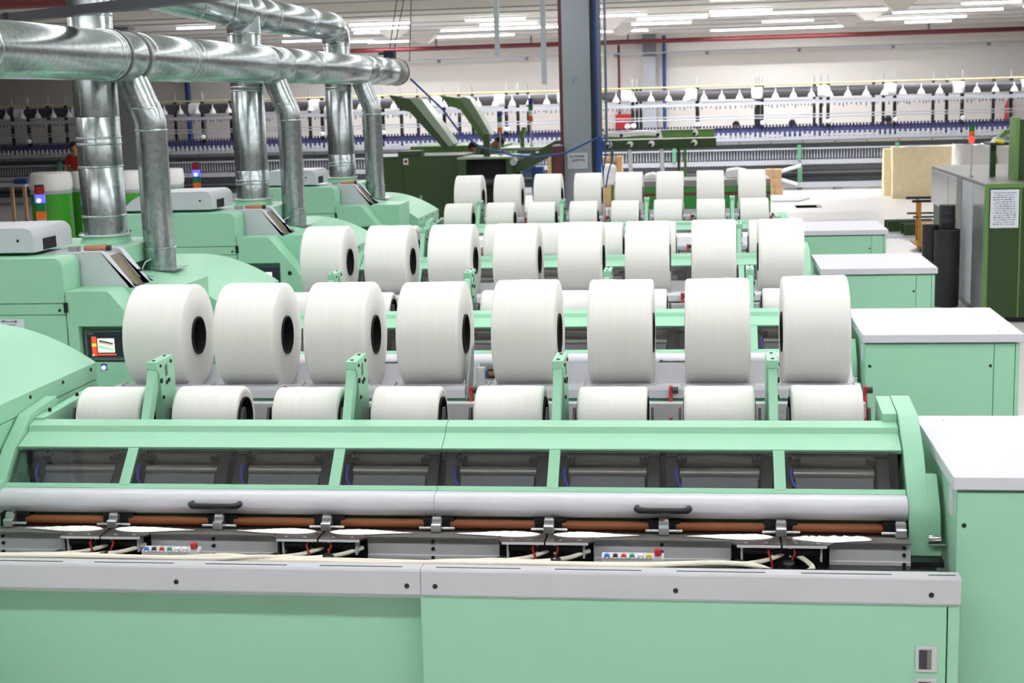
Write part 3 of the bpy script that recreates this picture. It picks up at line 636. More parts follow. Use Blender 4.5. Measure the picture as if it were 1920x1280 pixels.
obj('end_motor', MB().box(-.06, .06, 11.10, 11.28, RD, RD+.09), 'navy', D, 0.006)
obj('motor_stub', MB().cyl((-.06, 11.19, RD+.06), (-.14, 11.19, RD+.06), .016, n=10), 'black', D, smooth=40)
WK = ['', 'nearest', 'middle', 'farthest']
for k in (1, 2, 3):
    Y = S*k
    # slim branch from the dome up into the main duct
    t = thing('branch_duct', '%s slim silver branch duct rising from a domed cover to the main duct' % WK[k], 'duct', (-1.105, Y-.19, 1.497), 'slim branch ducts')
    r = .103; e = .975; tx, tz = -.100, 1.33; ex, ez = -.02, 1.05
    obj('branch_pipe', MB().cyl((0,0,.03), (0,0,e-.05), r, n=36, cap=False), 'galvanised', t, smooth=60)
    obj('branch_stub', MB().cyl((0,0,-.02), (0,0,.14), r+.004, r+.004, n=36, cap=False), 'galvanised', t, smooth=60)
    obj('branch_elbow', MB().tube([(0,0,e-.06), (0,0,e), (-.012,0,e+.05), (-.034,0,e+.10)], r, 36, cap=False), 'galvanised', t, smooth=60)
    obj('branch_elbow', MB().tube([(-.030,0,e+.09), (-.135,0,e+.36)], r-.004, 36, cap=False), 'galvanised', t, smooth=60)
    obj('base_flange', MB().prism('z', [(-.14, -.13), (.15, -.13), (.15, .13), (-.14, .13)], .0, .004), 'galvanised', t)
    ring(0, (0,0,.14), r+.003, t, 'z', .008, .012 if k == 1 else .006); ring(0, (0,0,e-.05), r, t, 'z', .008, .005); ring(0, (-.030,0,e+.095), r, t, 'z', .008, .004)
    obj('pipe_seam', MB().box(-.046, -.040, -r*.93, -r*.86, .15, e-.06), 'dull_steel', t)
    if k < 3: obj('earth_wire', MB().tube([(-.02, -r-.004, .075), (-.05, -r-.03, .06), (-.07, -r-.04, .02), (-.072, -r-.042, .004)], .004, 6), 'white_plastic', t, smooth=60)
    # large vertical duct
    t = thing('riser_duct', '%s wide silver duct rising from a mint collar behind the main duct' % WK[k], 'duct', (-1.472, Y-.20, 1.742), 'wide riser ducts')
    R = .146; top = 1.46
    zz = [0, .45, .78, 1.46] if k == 1 else [0, .25, .95, 1.46]
    for a, b in zip(zz[:-1], zz[1:]):
        s_ = obj('riser_section', MB().lathe([(a, R), (b-.006, R), (b, R-.004)], 44, 'z'), 'galvanised', t, smooth=60)
        obj('riser_seam', MB().box(-.052, -.046, -R*.955, -R*.92, a+.01, b-.01), 'dull_steel', s_)
    for z in ([.12, .45, .60, .64, 1.44] if k == 1 else [.13, .16, .95, .98, 1.44]): ring(0, (0,0,z), R, t, 'z', .008, .005)
    for i in range(8): obj('flange_bolt', MB().cyl((.162*math.cos(i*PI/4+.3), .162*math.sin(i*PI/4+.3), 0), (.162*math.cos(i*PI/4+.3), .162*math.sin(i*PI/4+.3), .016), .007, n=6), 'steel', t)
# upper collecting duct: elbow down at the far riser, tee at the middle one, rising towards the left
U = thing('upper_duct', 'upper silver duct with an elbow, above and left of the main duct', 'duct', (-1.472, 0, 3.372))
R = .150; y3 = 3*S-.20; y2 = 2*S-.20; y1 = S-.20
obj('elbow_end', MB().tube([(0, y3, -.17), (0, y3, -.12), (0, y3-.03, -.055), (0, y3-.085, -.012), (0, y3-.16, 0), (0, y3-.22, 0)], R, 40, cap=False), 'galvanised', U, smooth=60)
ed = [y3-.22, y3-1.25, y2+.75, y2+.20, y2-.20]
for a, b in zip(ed[:-1], ed[1:]):
    obj('duct_section', MB().lathe([(b, R-.004), (b+.004, R), (a-.002, R), (a, R-.004)], 48, 'y'), 'galvanised', U, smooth=60)
for y in (y3-.22, y3-.30, y3-1.20, y3-1.30, y2+.70, y2+.78, y2+.22, y2-.16): ring(y, (0, y, 0), R, U)
obj('tee_collar', MB().cyl((0, y2, -.20), (0, y2, -.04), .147, n=40, cap=False), 'galvanised', U, smooth=60)
obj('duct_bend', MB().tube([(0, y2-.18, 0), (-.03, y2-.42, .02), (-.16, y2-.70, .06), (-.50, y2-1.15, .16), (-.72, y2-1.5, .24)], .158, 40, cap=False), 'galvanised', U, smooth=60)
for i, (x, y, z) in enumerate(((-.03, y2-.42, .02), (-.16, y2-.70, .06))):
    m = obj('seam_ring', MB().lathe([(-.012, .158), (-.007, .165), (.007, .165), (.012, .158)], 40, 'y'), 'galvanised', U, smooth=60); m.location = (x, y, z); m.rotation_euler = (math.radians(-8), 0, math.radians(-22-14*i))
obj('duct_section', MB().tube([(-.72, y2-1.5, .24), (-.80, y1, .30), (-.86, y1-2.5, .34)], .17, 40, cap=False), 'galvanised', U, smooth=60)
obj('riser_elbow', MB().tube([(0, y1, -.20), (0, y1, -.10), (-.03, y1, .0), (-.14, y1, .10), (-.40, y1, .19), (-.80, y1, .30)], .140, 36, cap=False), 'galvanised', U, smooth=60)
for i in range(3):
    q = [at(738, 100, 11.2), at(729, 100, 11.2), at(768, 115, 11.4)][i]
    q2 = [at(757, 0, 11.6), at(744, 0, 11.6), at(771, 0, 11.6)][i]
    tag(obj('hanging_wire', MB().tube([q, q2, q2+(q2-q)*.45], .006, 6), 'dark_grey', smooth=60), '%s thin wire hanging the end of the main duct' % ('leftmost', 'middle', 'rightmost')[(1, 0, 2)[i]], 'wire', 'hanging wires at the duct end')
bm = thing('cable_tray', 'dark grey cable tray crossing over the ducts at the upper left', 'cable tray', (0, 0, 0))
pa, pb = Vector((-3.45, 3.8, 3.13)), Vector((.8, .8, 3.13)); dd = (pb-pa).normalized(); nn = Vector((-dd.y, dd.x, 0)).normalized()
def beam(mb, a, b, wd, h):
    n = Vector((-(b-a).y, (b-a).x, 0)).normalized()*wd/2; u = Vector((0,0,h))
    return mb.add([a-n, a+n, b+n, b-n, a-n+u, a+n+u, b+n+u, b-n+u], [(3,2,1,0),(4,5,6,7),(0,1,5,4),(1,2,6,5),(2,3,7,6),(3,0,4,7)])
obj('tray_body', beam(MB(), pa, pb, .10, .055), 'dark_grey', bm); 
for f_ in (.08, .92): q = pa+(pb-pa)*f_; obj('tray_rod', MB().cyl(q+Vector((0,0,.06)), (q.x, q.y, 4.415), .008, n=6), 'mid_grey', bm)
q = pa+(pb-pa)*.385; obj('tray_joint', beam(MB(), q, q+dd*.05, .106, .059), 'black', bm)
fp_ = pipe('fire_pipe', 'dark red pipe end at the upper left corner of the photo', [(-29.9, 8.6, 3.70), (-2.7, 8.6, 3.70)], .07, 'red_dark')
for x in (-20, -12, -5): obj('pipe_hanger', MB().box(x-.02, x+.02, 8.58, 8.62, 3.7, 4.42), 'mid_grey', fp_)
# blue cable from the duct end to the column
cab = []
ends = [at(770, 148, 11.7), at(830, 205, 12.2), at(862, 248, 12.3), at(900, 275, 12.4), at(960, 291, 12.5), at(1010, 294, 12.55), at(1060, 287, 12.6), at(1100, 268, 12.6), at(1124, 256, 12.55)]
pipe('blue_cable', 'blue cable sagging from the duct end to the column', ends, .013, 'blue_pipe', 'cable', 8)
for i, (u0, d) in enumerate(((1128, 8), (1136, 14), (1132, -4))):
    pipe('cable_loop', '%s loop of blue cable hanging below the cable ladder' % ('first', 'second', 'third')[i], [at(1124, 256, 12.5), at(u0+d*.5, 266, 12.5), at(u0+d, 290, 12.5), at(u0+d*.3, 325, 12.5), at(u0, 352, 12.5)], .010, 'blue_pipe', 'cable', 6, 'loops of blue cable')

# ------------------------------------------------------------------ cotton lap rolls
def lap_mesh(r, core, seed, L=.314, bulge=0.0):
    rnd = random.Random(seed); ph = [rnd.uniform(0, 6.3) for _ in range(6)]; am = [rnd.uniform(.4, 1)*.003 for _ in range(6)]
    def wob(h, t):
        if core-.001 < 0: return 1
        return 1+sum(am[i]*math.sin((i+1)*t+ph[i]+h*(8+5*i)) for i in range(6))*.6 + bulge*(h/L)*max(0, math.sin(t))
    e = .012; prof = [(.006, core), (.003, core+.02), (0.0, (core+r)/2), (.001, r-e*1.2), (.004, r-e*.5), (.010, r-e*.12), (.020, r)]
    N = 10; prof += [(.020+(L-.040)*i/N, r*(1+.002*math.sin(i*1.7+ph[0]))) for i in range(1, N)]
    prof += [(L-.020, r), (L-.010, r-e*.12), (L-.004, r-e*.5), (L-.001, r-e*1.2), (L, (core+r)/2), (L-.003, core+.02), (L-.006, core)]
    return mesh('lap_roll', MB().lathe(prof, 72, 'x', wob=wob), 55)
core_me = mesh('core_tube', MB().lathe([(-.003, .0985), (-.003, .0915), (.317, .0915), (.317, .0985)], 40, 'x', closed=True), 40); core_me.materials.append(M['matt_black'])
core_me2 = mesh('core_tube', MB().lathe([(-.003, .1005), (-.003, .0935), (.317, .0935), (.317, .1005)], 40, 'x', closed=True), 40); core_me2.materials.append(M['matt_black'])
UPM = [lap_mesh(.266+d, .098, 11+i, bulge=bl) for i, (d, bl) in enumerate(((0, 0), (.002, 0), (-.003, .012), (.003, .014), (0, -.006), (.006, .018)))]
LOM = [lap_mesh(.147+d, .100, 31+i) for i, d in enumerate((0, .003, -.003, .081, .083, .059, .061))]
for me in UPM+LOM: me.materials.append(M['cotton'])
rnd = random.Random(4)
PICK = {0: [0, 1, 1, 2, 3, 0, 0, 5], 1: [1, 0, 0, 4, 3, 1, 3, 3]}
RW = ['nearest', 'second', 'third', 'farthest']
for k in range(4):
    for i in range(8):
        for lev in (0, 1):
            if k == 2 and lev: continue          # the third machine has no reserve laps
            me = UPM[PICK.get(k, [0, 1, 4, 0, 1, 0, 4, 1])[i]] if lev else LOM[3+i % 2] if k == 2 else LOM[5+i % 2] if k == 3 else LOM[(i+k) % 3]
            rl = (0, 0, .228, .206)[k]; zl = 1.127 if k < 2 else .955+math.sqrt((rl+.046)**2-.01)
            o = obj('lap_roll', me, 'cotton'); x = -.366+P*i+rnd.uniform(-.005, .005)
            o.location = (x, S*k+(.866 if lev else .146), (1.402 if lev else zl)); o.rotation_euler = (rnd.uniform(0, 6.28), 0, 0)
            tag(o, ('full fat cotton lap roll on upper tray, %s from left, %s machine row' if lev else ('thin used-up' if k < 2 else 'half-used')+' cotton lap roll below the trays, %s from left, %s machine row') % (ORD[i], RW[k]), 'cotton roll', ('full lap rolls on the upper trays' if lev else 'running lap rolls on the machines'))
            c = bpy.data.objects.new('core_tube', core_me if lev else core_me2); COL.objects.link(c); c.parent = o

# ------------------------------------------------------------------ cotton slivers and webs on the nearest machine
def smooth_path(pts, n=6):
    out = []; P_ = [Vector(p) for p in pts]
    for i in range(len(P_)-1):
        p0, p1, p2, p3 = P_[max(i-1, 0)], P_[i], P_[i+1], P_[min(i+2, len(P_)-1)]
        for j in range(n):
            t = j/n; out.append(0.5*((2*p1)+(-p0+p2)*t+(2*p0-5*p1+4*p2-p3)*t*t+(-p0+3*p1-3*p2+p3)*t**3))
    return out+[P_[-1]]
for j in range(4):
    c = .030+.94*j
    for s, (dx, lane) in enumerate(((-.045, 0), (.115, 1))):
        n = 2*j+s
        yl = -.842+.010*(n % 3); zl = .756+.003*(n % 4)
        path = [(c+dx+.06, -.635, .755), (c+dx-.02, -.69, .742), (c+dx-.11, -.755, .748), (c+dx-.20, -.80, .760), (c+dx-.32, yl+.012, zl+.008), (c+dx-.55, yl, zl), (max(-.45, c+dx-.95), yl-.002, zl+.004), (max(-.54, c+dx-1.5), yl, zl)]
        if n == 7: path = [(c+.06, -.64, .752), (c+.10, -.69, .740), (c+.115, -.74, .728), (c+.06, -.775, .722), (c-.03, -.76, .722), (c-.10, -.79, .752), (c-.25, yl+.012, zl+.008), (c-.6, yl, zl), (c-1.3, yl, zl)]
        tag(obj('cotton_sliver', MB().tube(smooth_path(path), .0115, 10, flat=.8), 'cream', smooth=60), 'cream cotton sliver leaving the %s coiler recess from the left, %s of its pair' % (ORD[j], ('left', 'right')[s]), 'cotton sliver', 'cotton slivers behind the front rail')
wr = random.Random(8)
for i in range(8):
    c = -.209+P*i; right = i % 2 == 0
    m = MB(); n = 26; top = []; bot = []; vs = []; w0 = .175 if i < 7 else .155
    cols = 9
    for a in range(n+1):
        t = a/n; x = c-w0+2*w0*t+(.035 if right else -.03)
        skew = t if right else 1-t
        wd = (math.sin(PI*min(1, max(0, t)))**.6)*(.012+.048*skew**1.3) if i < 7 else (math.sin(PI*t)**.45)*.036
        for b in range(cols+1):
            q = b/cols*2-1
            z = .8095+.012*(1-q*q)*(wd/.05)+(wr.uniform(-.0025, .0025) if i < 7 else wr.uniform(-.006, .008))*(1-q*q)
            vs.append((x, -.598+q*wd+(.0 if i < 7 else -.018)+.006*math.sin(t*9+i)*(1 if i == 7 else .3), z))
    fs = [(a*(cols+1)+b, (a+1)*(cols+1)+b, (a+1)*(cols+1)+b+1, a*(cols+1)+b+1) for a in range(n) for b in range(cols)]
    m.add(vs, fs)
    tag(obj('cotton_web', m, 'fluff', smooth=80), 'white wisp of cotton web on the steel plate under the %s brown roller' % ORD[i], 'cotton web', 'cotton webs under the rollers')

# ------------------------------------------------------------------ spinning frames across the far end of the hall
XF0, XF1 = -19.0, 12.6
def spinning_frame(label, y, full):
    T = thing('spinning_frame', label, 'spinning frame', (0, y, 0), 'long spinning frames before the far wall')
    dz = .05
    ups = [2.331+1.664*i for i in range(-12, 7)]
    for x in ups:
        u = obj('upright', MB().box(x-.04, x+.04, -.05, .05, 1.2, 2.62+dz), 'black', T)
        obj('upright_pin', MB().box(x-.015, x+.015, -.02, .02, 2.62+dz, 2.86+dz), 'pale_grey', u)
        if full: obj('upright_knob', MB().lathe([(-.07, .0001), (-.05, .06), (0, .08), (.05, .06), (.07, .0001)], 10, 'z', (x+.02, -.14, 1.66+dz)), 'white_plastic', u, smooth=60)
        if full: obj('tube_cuff', MB().lathe([(-.14, .10), (-.14, .155), (.14, .155), (.14, .10)], 20, 'x', (x-.14, -.16, 2.415+dz), closed=True), 'white_plastic', T, smooth=40)
    for a, b in zip(ups[:-1], ups[1:]):
        obj('suction_tube', MB().cyl((a-.002, -.16, 2.415+dz), (b-.004, -.16, 2.415+dz), .135, n=22), 'tube_dark', T, smooth=40)
    box('creel_rail', 'bobbin_grey', T, XF0, XF1, -.34, -.20, 2.12+dz, 2.19+dz)
    if not full: return T
    cable = obj('yellow_cable', MB().cyl((XF0, -.1, 2.62+dz), (XF1, -.1, 2.62+dz), .02, n=6), 'yellow', T)
    n = 0; x = XF0+.3
    cone = mesh('white_cone', MB().lathe([(0, .095), (.025, .095), (.12, .045), (.135, .025), (.20, .012), (.24, .012), (.24, .0001)], 14, 'z'), 40); cone.materials.append(M['white_plastic'])
    x = 2.512-.4515*47
    while x < XF1-.1:
        o = obj('white_cone', cone, 'white_plastic', T); o.location = (x, -.32, 2.285+dz); x += .4515
    hk = MB(); rr = random.Random(2); x = XF0
    while x < XF1: 
        hk.box(x, x+.03, -.33, -.30, 2.12+dz-rr.uniform(.03, .10), 2.12+dz); x += rr.uniform(.06, .14)
    o = obj('creel_hooks', hk, 'hook_grey', T); o['kind'] = 'stuff'
    for z in (1.85, 1.78): obj('guide_wire', MB().cyl((XF0, -.2, z+dz), (XF1, -.2, z+dz), .016, n=6), 'bobbin_grey', T)
    for (z, yy) in ((1.55, .25), (1.50, .05), (1.45, -.15)):
        box('bobbin_bar', 'bobbin_blue', T, XF0, XF1, yy-.05, yy+.05, z+dz-.10, z+dz-.015)
        b1 = MB(); x = XF0
        while x < XF1: b1.cyl((x, yy, z+dz-.06), (x, yy, z+dz+.05), .030, .024, n=5); x += .085
        o = obj('bobbin_tips', b1, 'bobbin_blue', T); o['kind'] = 'stuff'
    b2 = MB(); x = XF0
    while x < XF1: b2.cyl((x, -.30, 1.28+dz), (x, -.30, 1.42+dz), .040, .034, n=6); x += .125
    o = obj('roving_bobbins', b2, 'bobbin_grey', T); o['kind'] = 'stuff'
    box('drafting_beam', 'bobbin_grey', T, XF0, XF1, -.36, .3, 1.20+dz, 1.285+dz); box('roller_beam', 'steel', T, XF0, XF1, -.42, .3, 1.13+dz, 1.19+dz)
    for x in [XF0+.4*i for i in range(int((XF1-XF0)/.4))][::2]: obj('beam_dot', MB().cyl((x, -.42, 1.16+dz), (x, -.44, 1.16+dz), .02, n=6), 'dark_grey', T)
    box('spindle_back', 'mid_grey', T, XF0, XF1, -.10, .3, .74, 1.13+dz); box('thread_rail', 'pale_grey', T, XF0, XF1, -.42, -.38, 1.02, 1.06)
    sp = MB(); x = XF0
    while x < XF1: sp.cyl((x, -.36, .78), (x, -.36, 1.02), .018, .010, n=5); x += .075
    o = obj('spindles', sp, 'bobbin_grey', T); o['kind'] = 'stuff'
    box('spindle_rail', 'bobbin_grey', T, XF0, XF1, -.46, -.08, .64, .755); 
    bb = MB(); x = XF0
    while x < XF1: bb.box(x, x+.035, -.45, -.42, .59, .64); x += .075
    o = obj('rail_teeth', bb, 'dark_grey', T); o['kind'] = 'stuff'
    box('lower_shade', 'mid_grey', T, XF0, XF1, -.05, .3, .15, .60); box('lower_beam', 'dark_grey', T, XF0, XF1, -.12, -.06, .30, .34); box('lower_beam', 'bobbin_grey', T, XF0, XF1, -.12, -.06, .40, .43)
    box('foot_rail', 'pale_grey', T, XF0, XF1, -.60, -.45, .06, .19); 
    for x in [-17.5+1.664*2*i for i in range(9)]: box('foot_block', 'mid_grey', T, x, x+.2, -.6, .3, 0, .06)
    for x in (-12.3, -7.3, -2.4, 4.9, 9.8):
        obj('stay_bar', MB().tube([(x-1.55, -.66, .19), (x+.05, -.62, .62)], .05, 8), 'white_plastic', T, smooth=40)
        obj('stay_bar', MB().tube([(x-.85, -.66, .40), (x-.05, -.66, .15)], .045, 8), 'white_plastic', T, smooth=40)
        box('leg', 'mint_dark', T, x-.03, x+.09, -.50, -.40, .0, .60); box('leg', 'mint_dark', T, x-.03, x+.06, -.52, -.44, .755, 1.14)
    for x in (-15, -9.8, -4.9, 1.7, 7.3): box('leg', 'mint_dark', T, x, x+.09, -.52, -.44, .755, 1.14)
    return T
spinning_frame('front spinning frame with dark tube and white cones across the far hall', 32.0, True)
spinning_frame('second spinning frame, only its uprights and tube showing behind the first', 34.4, False)
spinning_frame('rearmost spinning frame, its thin uprights showing against the far wall', 36.8, False)

# fire point behind the frames
q0, q1 = at(1153, 215, 41.5), at(1187, 240, 41.5)
t = thing('fire_hose_box', 'red fire hose box with white flame mark on the far wall', 'fire box')
box('box_body', 'red', t, q0.x, q1.x, 41.75, 41.99, q1.z-.1, q0.z, .01); obj('box_mark', MB().cyl(((q0.x+q1.x)/2+.1, 41.75, q1.z+.05), ((q0.x+q1.x)/2+.1, 41.74, q1.z+.05), .10, n=16), 'white_plastic', t)
q = at(1895, 205, 41.5); tag(obj('extinguisher', MB().lathe([(0, .0001), (0, .11), (.62, .11), (.70, .06), (.78, .05), (.80, .0001)], 16, 'z', (q.x, 41.88, q.z-.5)), 'red', smooth=40), 'red fire extinguisher on the far wall at the right edge', 'extinguisher')

# ------------------------------------------------------------------ dark green lap winding machine behind the farthest row
YG = 22.0
def gx(u, Y=YG): return at(u, 290, Y).x
def gz(v, Y=YG, u=900): return at(u, v, Y).z
T = thing('lap_winder', 'dark green lap winding machine with one open lid, left of the column', 'machine', (0, 0, 0))
zt = gz(290); x0, x1 = gx(688), gx(868)
box('winder_body', 'moss', T, x0, x1, YG, YG+1.6, .03, zt, .01)
d = box('winder_door', 'moss', T, gx(690), gx(754), YG-.015, YG, .5, zt-.06, .006); box('winder_door', 'moss', T, gx(756), gx(858), YG-.015, YG, .10, zt-.04, .006)
obj('door_handle', MB().box(gx(785), gx(789), YG-.04, YG-.015, .55, .68), 'steel', d)
q = at(760, 297, YG); lb = box('warning_label', 'paper', T, q.x-.04, q.x+.06, YG-.02, YG-.015, q.z-.12, q.z, 0); box('label_mark', 'red_dark', lb, q.x-.02, q.x+.04, YG-.022, YG-.02, q.z-.09, q.z-.03)
box('top_ledge', 'moss', T, gx(745), gx(787), YG+.05, YG+.5, zt, zt+.10, .01)
a0, a1 = gx(862), gx(966); z2 = gz(297)
box('winder_post', 'moss', T, a0, a0+.18, YG-.35, YG+.9, .03, z2, .01); box('winder_post', 'moss', T, a1-.14, a1, YG-.35, YG+.9, .03, z2, .01)
box('winder_top', 'moss_lid', T, a0, a1, YG-.35, YG+.9, z2, z2+.04, .006); box('winder_cavity', 'matt_black', T, a0+.18, a1-.14, YG, YG+.8, .03, z2)
for z in (z2-.45, z2-.95): obj('winder_roller', MB().cyl((a0+.18, YG-.15, z), (a1-.14, YG-.15, z), .07, n=16), 'dark_grey', T, smooth=40)
def lid(T, pts, Y0, Y1, m1, m2):
    p = [at(u, v, Y0) for u, v in pts]
    prof = [(q.x, q.z) for q in p]
    o = obj('open_lid', MB().prism('y', prof, Y0, Y1), m1, T, .008)
    q0, q1 = p[1], p[2]
    obj('lid_skin', MB().prism('y', [(q0.x+.0, q0.z+.0), (q1.x+.0, q1.z+.0), (q1.x+.10, q1.z+.06), (q0.x+.24, q0.z-.02), (q0.x+.12, q0.z+.03)], Y0+.02, Y1+.25), m2, o, .006)
lid(T, [(728, 178), (768, 186), (842, 276), (834, 282), (768, 210), (752, 206)], YG+.1, YG+.5, 'moss', 'moss_lid')
q = at(1018, 285, YG)
box('panel_post', 'moss', T, gx(905), gx(917), YG+.1, YG+.2, z2, gz(251), .006)
obj('feed_arm', MB().prism('y', [(gx(966), gz(306)), (gx(1045), gz(266)), (gx(1062), gz(266)), (gx(1062), gz(282)), (gx(985), gz(320)), (gx(966), gz(322))], YG-.3, YG+.1), 'moss', T, .008)
box('arm_label', 'white_plastic', T, gx(1008), gx(1014), YG-.31, YG-.30, gz(288), gz(285))
obj('arm_bearing', MB().cyl((gx(968), YG-.32, gz(303)), (gx(968), YG-.45, gz(303)), .07, n=12), 'steel', T, smooth=40)
box('arm_leg', 'moss', T, gx(958), gx(975), YG, YG+.4, 0, gz(308), .01)
signal((gx(934), YG+.35, z2+.04), 'signal light on thin pole over the dark green machine, blue on top', ('seg_orange', 'white_plastic', 'seg_green', 'seg_blue_dark'), .048, .10, gz(250)-z2-.07)
T = thing('lap_winder', 'second green winding machine with pale open lid, behind the first one', 'machine')
Y2 = 25.0
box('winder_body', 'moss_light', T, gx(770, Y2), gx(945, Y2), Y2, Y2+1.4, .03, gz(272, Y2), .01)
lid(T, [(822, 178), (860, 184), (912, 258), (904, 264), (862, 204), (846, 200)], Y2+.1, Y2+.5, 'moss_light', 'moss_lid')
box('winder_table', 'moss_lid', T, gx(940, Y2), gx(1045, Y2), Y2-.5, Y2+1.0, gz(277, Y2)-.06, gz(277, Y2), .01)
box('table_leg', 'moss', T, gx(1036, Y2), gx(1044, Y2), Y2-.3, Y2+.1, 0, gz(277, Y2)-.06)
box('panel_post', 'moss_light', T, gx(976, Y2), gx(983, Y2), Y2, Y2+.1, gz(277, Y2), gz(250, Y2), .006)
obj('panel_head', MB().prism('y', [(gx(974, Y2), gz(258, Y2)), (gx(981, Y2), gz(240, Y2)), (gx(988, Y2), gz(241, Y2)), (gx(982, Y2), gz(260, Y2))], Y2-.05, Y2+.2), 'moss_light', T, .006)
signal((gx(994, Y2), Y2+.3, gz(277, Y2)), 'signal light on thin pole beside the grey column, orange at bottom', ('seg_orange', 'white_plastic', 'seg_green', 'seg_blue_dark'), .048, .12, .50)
# conveyor beams to the right of the column
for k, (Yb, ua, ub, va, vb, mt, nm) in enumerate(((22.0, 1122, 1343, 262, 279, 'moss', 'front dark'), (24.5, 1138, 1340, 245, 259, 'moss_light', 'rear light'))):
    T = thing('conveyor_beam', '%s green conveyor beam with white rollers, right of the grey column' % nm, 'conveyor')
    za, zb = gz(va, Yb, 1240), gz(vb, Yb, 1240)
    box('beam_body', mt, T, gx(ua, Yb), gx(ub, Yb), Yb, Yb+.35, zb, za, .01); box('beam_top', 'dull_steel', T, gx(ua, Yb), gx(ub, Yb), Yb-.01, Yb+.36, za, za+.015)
    for u in ((1143, 1182, 1222, 1302) if k == 0 else (1168, 1236, 1304)):
        r_ = obj('roller_hub', MB().lathe([(0, .0001), (0, .055), (.16, .06), (.17, .045), (.17, .0001)], 16, 'y', (gx(u, Yb), Yb-.17, (za+zb)/2+.02)), 'white_plastic', T, smooth=40)
        obj('hub_core', MB().cyl((gx(u, Yb)-.02, Yb-.172, (za+zb)/2), (gx(u, Yb)-.02, Yb-.18, (za+zb)/2), .035, n=12), 'black', r_)
    for u in (1272,) if k == 0 else (1146, 1284): box('beam_leg', mt, T, gx(u-2, Yb), gx(u+3, Yb), Yb+.1, Yb+.2, 0, zb)
    if k == 1: obj('white_hose', MB().tube([(gx(1140, Yb), Yb-.1, za-.04), (gx(1170, Yb), Yb-.1, za-.06), (gx(1205, Yb), Yb-.12, za-.03), (gx(1236, Yb), Yb-.12, za-.05), (gx(1240, Yb), Yb-.1, za-.17)], .05, 8), 'white_plastic', T, smooth=50)
    else:
        for u in (1180, 1240): obj('white_hose', MB().tube([(gx(u, Yb), Yb+.1, zb), (gx(u+2, Yb), Yb+.1, zb-.5), (gx(u+1, Yb), Yb+.1, .3)], .04, 8), 'white_plastic', T, smooth=50)
# low green and grey machine half hidden behind the farthest laps
T = thing('lap_former', 'low grey and green machine with red stripe behind the farthest laps', 'machine')
YL = 16.0
box('former_base', 'former_green', T, gx(1195, YL), gx(1445, YL), YL, YL+1.0, .03, gz(352, YL, 1300), .01); box('former_top', 'dull_steel', T, gx(1150, YL), gx(1445, YL), YL+.05, YL+1.0, gz(352, YL, 1300), gz(338, YL, 1300), .01)
box('red_stripe', 'red_dark', T, gx(1195, YL), gx(1445, YL), YL-.006, YL, gz(366, YL, 1300), gz(361, YL, 1300))
for (u0, u1, v0, v1, n) in ((1120, 1155, 306, 345, 'left'), (1205, 1240, 324, 345, 'middle'), (1360, 1405, 318, 338, 'right')):
    Yp = 16.6; m = MB().prism('y', [(gx(u0, Yp), gz(v1, Yp, 1250)), (gx(u1, Yp), gz(v1, Yp, 1250)), (gx(u1-3, Yp), gz(v0+4, Yp, 1250)), (gx((u0+u1)/2, Yp), gz(v0, Yp, 1250)), (gx(u0+2, Yp), gz(v0+3, Yp, 1250))], Yp, Yp+.45)
    tag(obj('cotton_heap', m, 'fluff', bevel=.03), '%s white heap of cotton on the low green machine behind the laps' % n, 'cotton')
T = thing('wooden_crate', 'pale wooden crate frame seen right of the blue pipe', 'crate')
Yc = 27.0; xa, xb, za, zb = gx(1121, Yc), gx(1166, Yc), gz(327, Yc, 1140), gz(294, Yc, 1140)
box('crate_board', 'crate_wood', T, xa, xb, Yc, Yc+.1, zb-.10, zb); box('crate_board', 'crate_wood', T, xa, xb, Yc, Yc+.1, 0, .55); box('crate_post', 'crate_wood', T, xb-.12, xb, Yc-.02, Yc+.5, 0, zb); box('crate_post', 'crate_wood', T, xa, xa+.12, Yc-.02, Yc+.5, 0, zb); box('crate_back', 'cardboard', T, xa, xb, Yc+.4, Yc+.45, 0, zb)
tag(box('timber_post', 'crate_wood', None, gx(1026, 28), gx(1038, 28), 28, 28.2, 0, gz(295, 28, 1030), .01), 'pale timber post standing left of the maroon cabinet', 'timber')

# ------------------------------------------------------------------ right side of the hall
T = thing('carding_machine', 'green and steel carding machine with paper sheet at the right edge', 'machine')
xl = 5.53
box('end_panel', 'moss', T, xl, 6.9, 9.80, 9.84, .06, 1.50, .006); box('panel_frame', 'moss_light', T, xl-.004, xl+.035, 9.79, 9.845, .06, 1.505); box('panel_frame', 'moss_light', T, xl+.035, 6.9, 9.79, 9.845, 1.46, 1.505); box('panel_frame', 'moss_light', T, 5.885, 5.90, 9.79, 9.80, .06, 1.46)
box('machine_body', 'moss', T, xl+.03, 6.9, 9.845, 13.6, .06, 1.46, .01); box('steel_top', 'dull_steel', T, xl, 6.9, 9.84, 13.62, 1.47, 1.51, .008)
ys = [9.86, 10.55, 11.25, 11.62, 12.25, 13.6]
for i, (a, b) in enumerate(zip(ys[:-1], ys[1:])): box('side_panel', ('steel', 'pale_grey', 'dull_steel', 'steel', 'steel')[i], T, xl-.004, xl+.03, a, b-.02, (.10, .10, .80, .98, 1.02)[i], 1.468, .004)
box('foot_plinth', 'black', T, xl+.05, 6.8, 9.9, 13.5, 0, .06)
q = at(1903, 225, 10.4); box('hopper_post', 'moss', T, q.x, q.x+.9, 10.3, 10.6, 1.51, 2.17, .01); box('hopper_edge', 'moss_light', T, q.x-.012, q.x+.03, 10.28, 10.62, 1.51, 2.19)
q = at(1862, 272, 11); box('hopper_leg', 'moss', T, q.x-.03, q.x+.03, 10.97, 11.03, 1.51, q.z); box('hopper_shelf', 'moss', T, q.x-.05, q.x+.5, 10.9, 11.3, q.z, q.z+.03, .005)
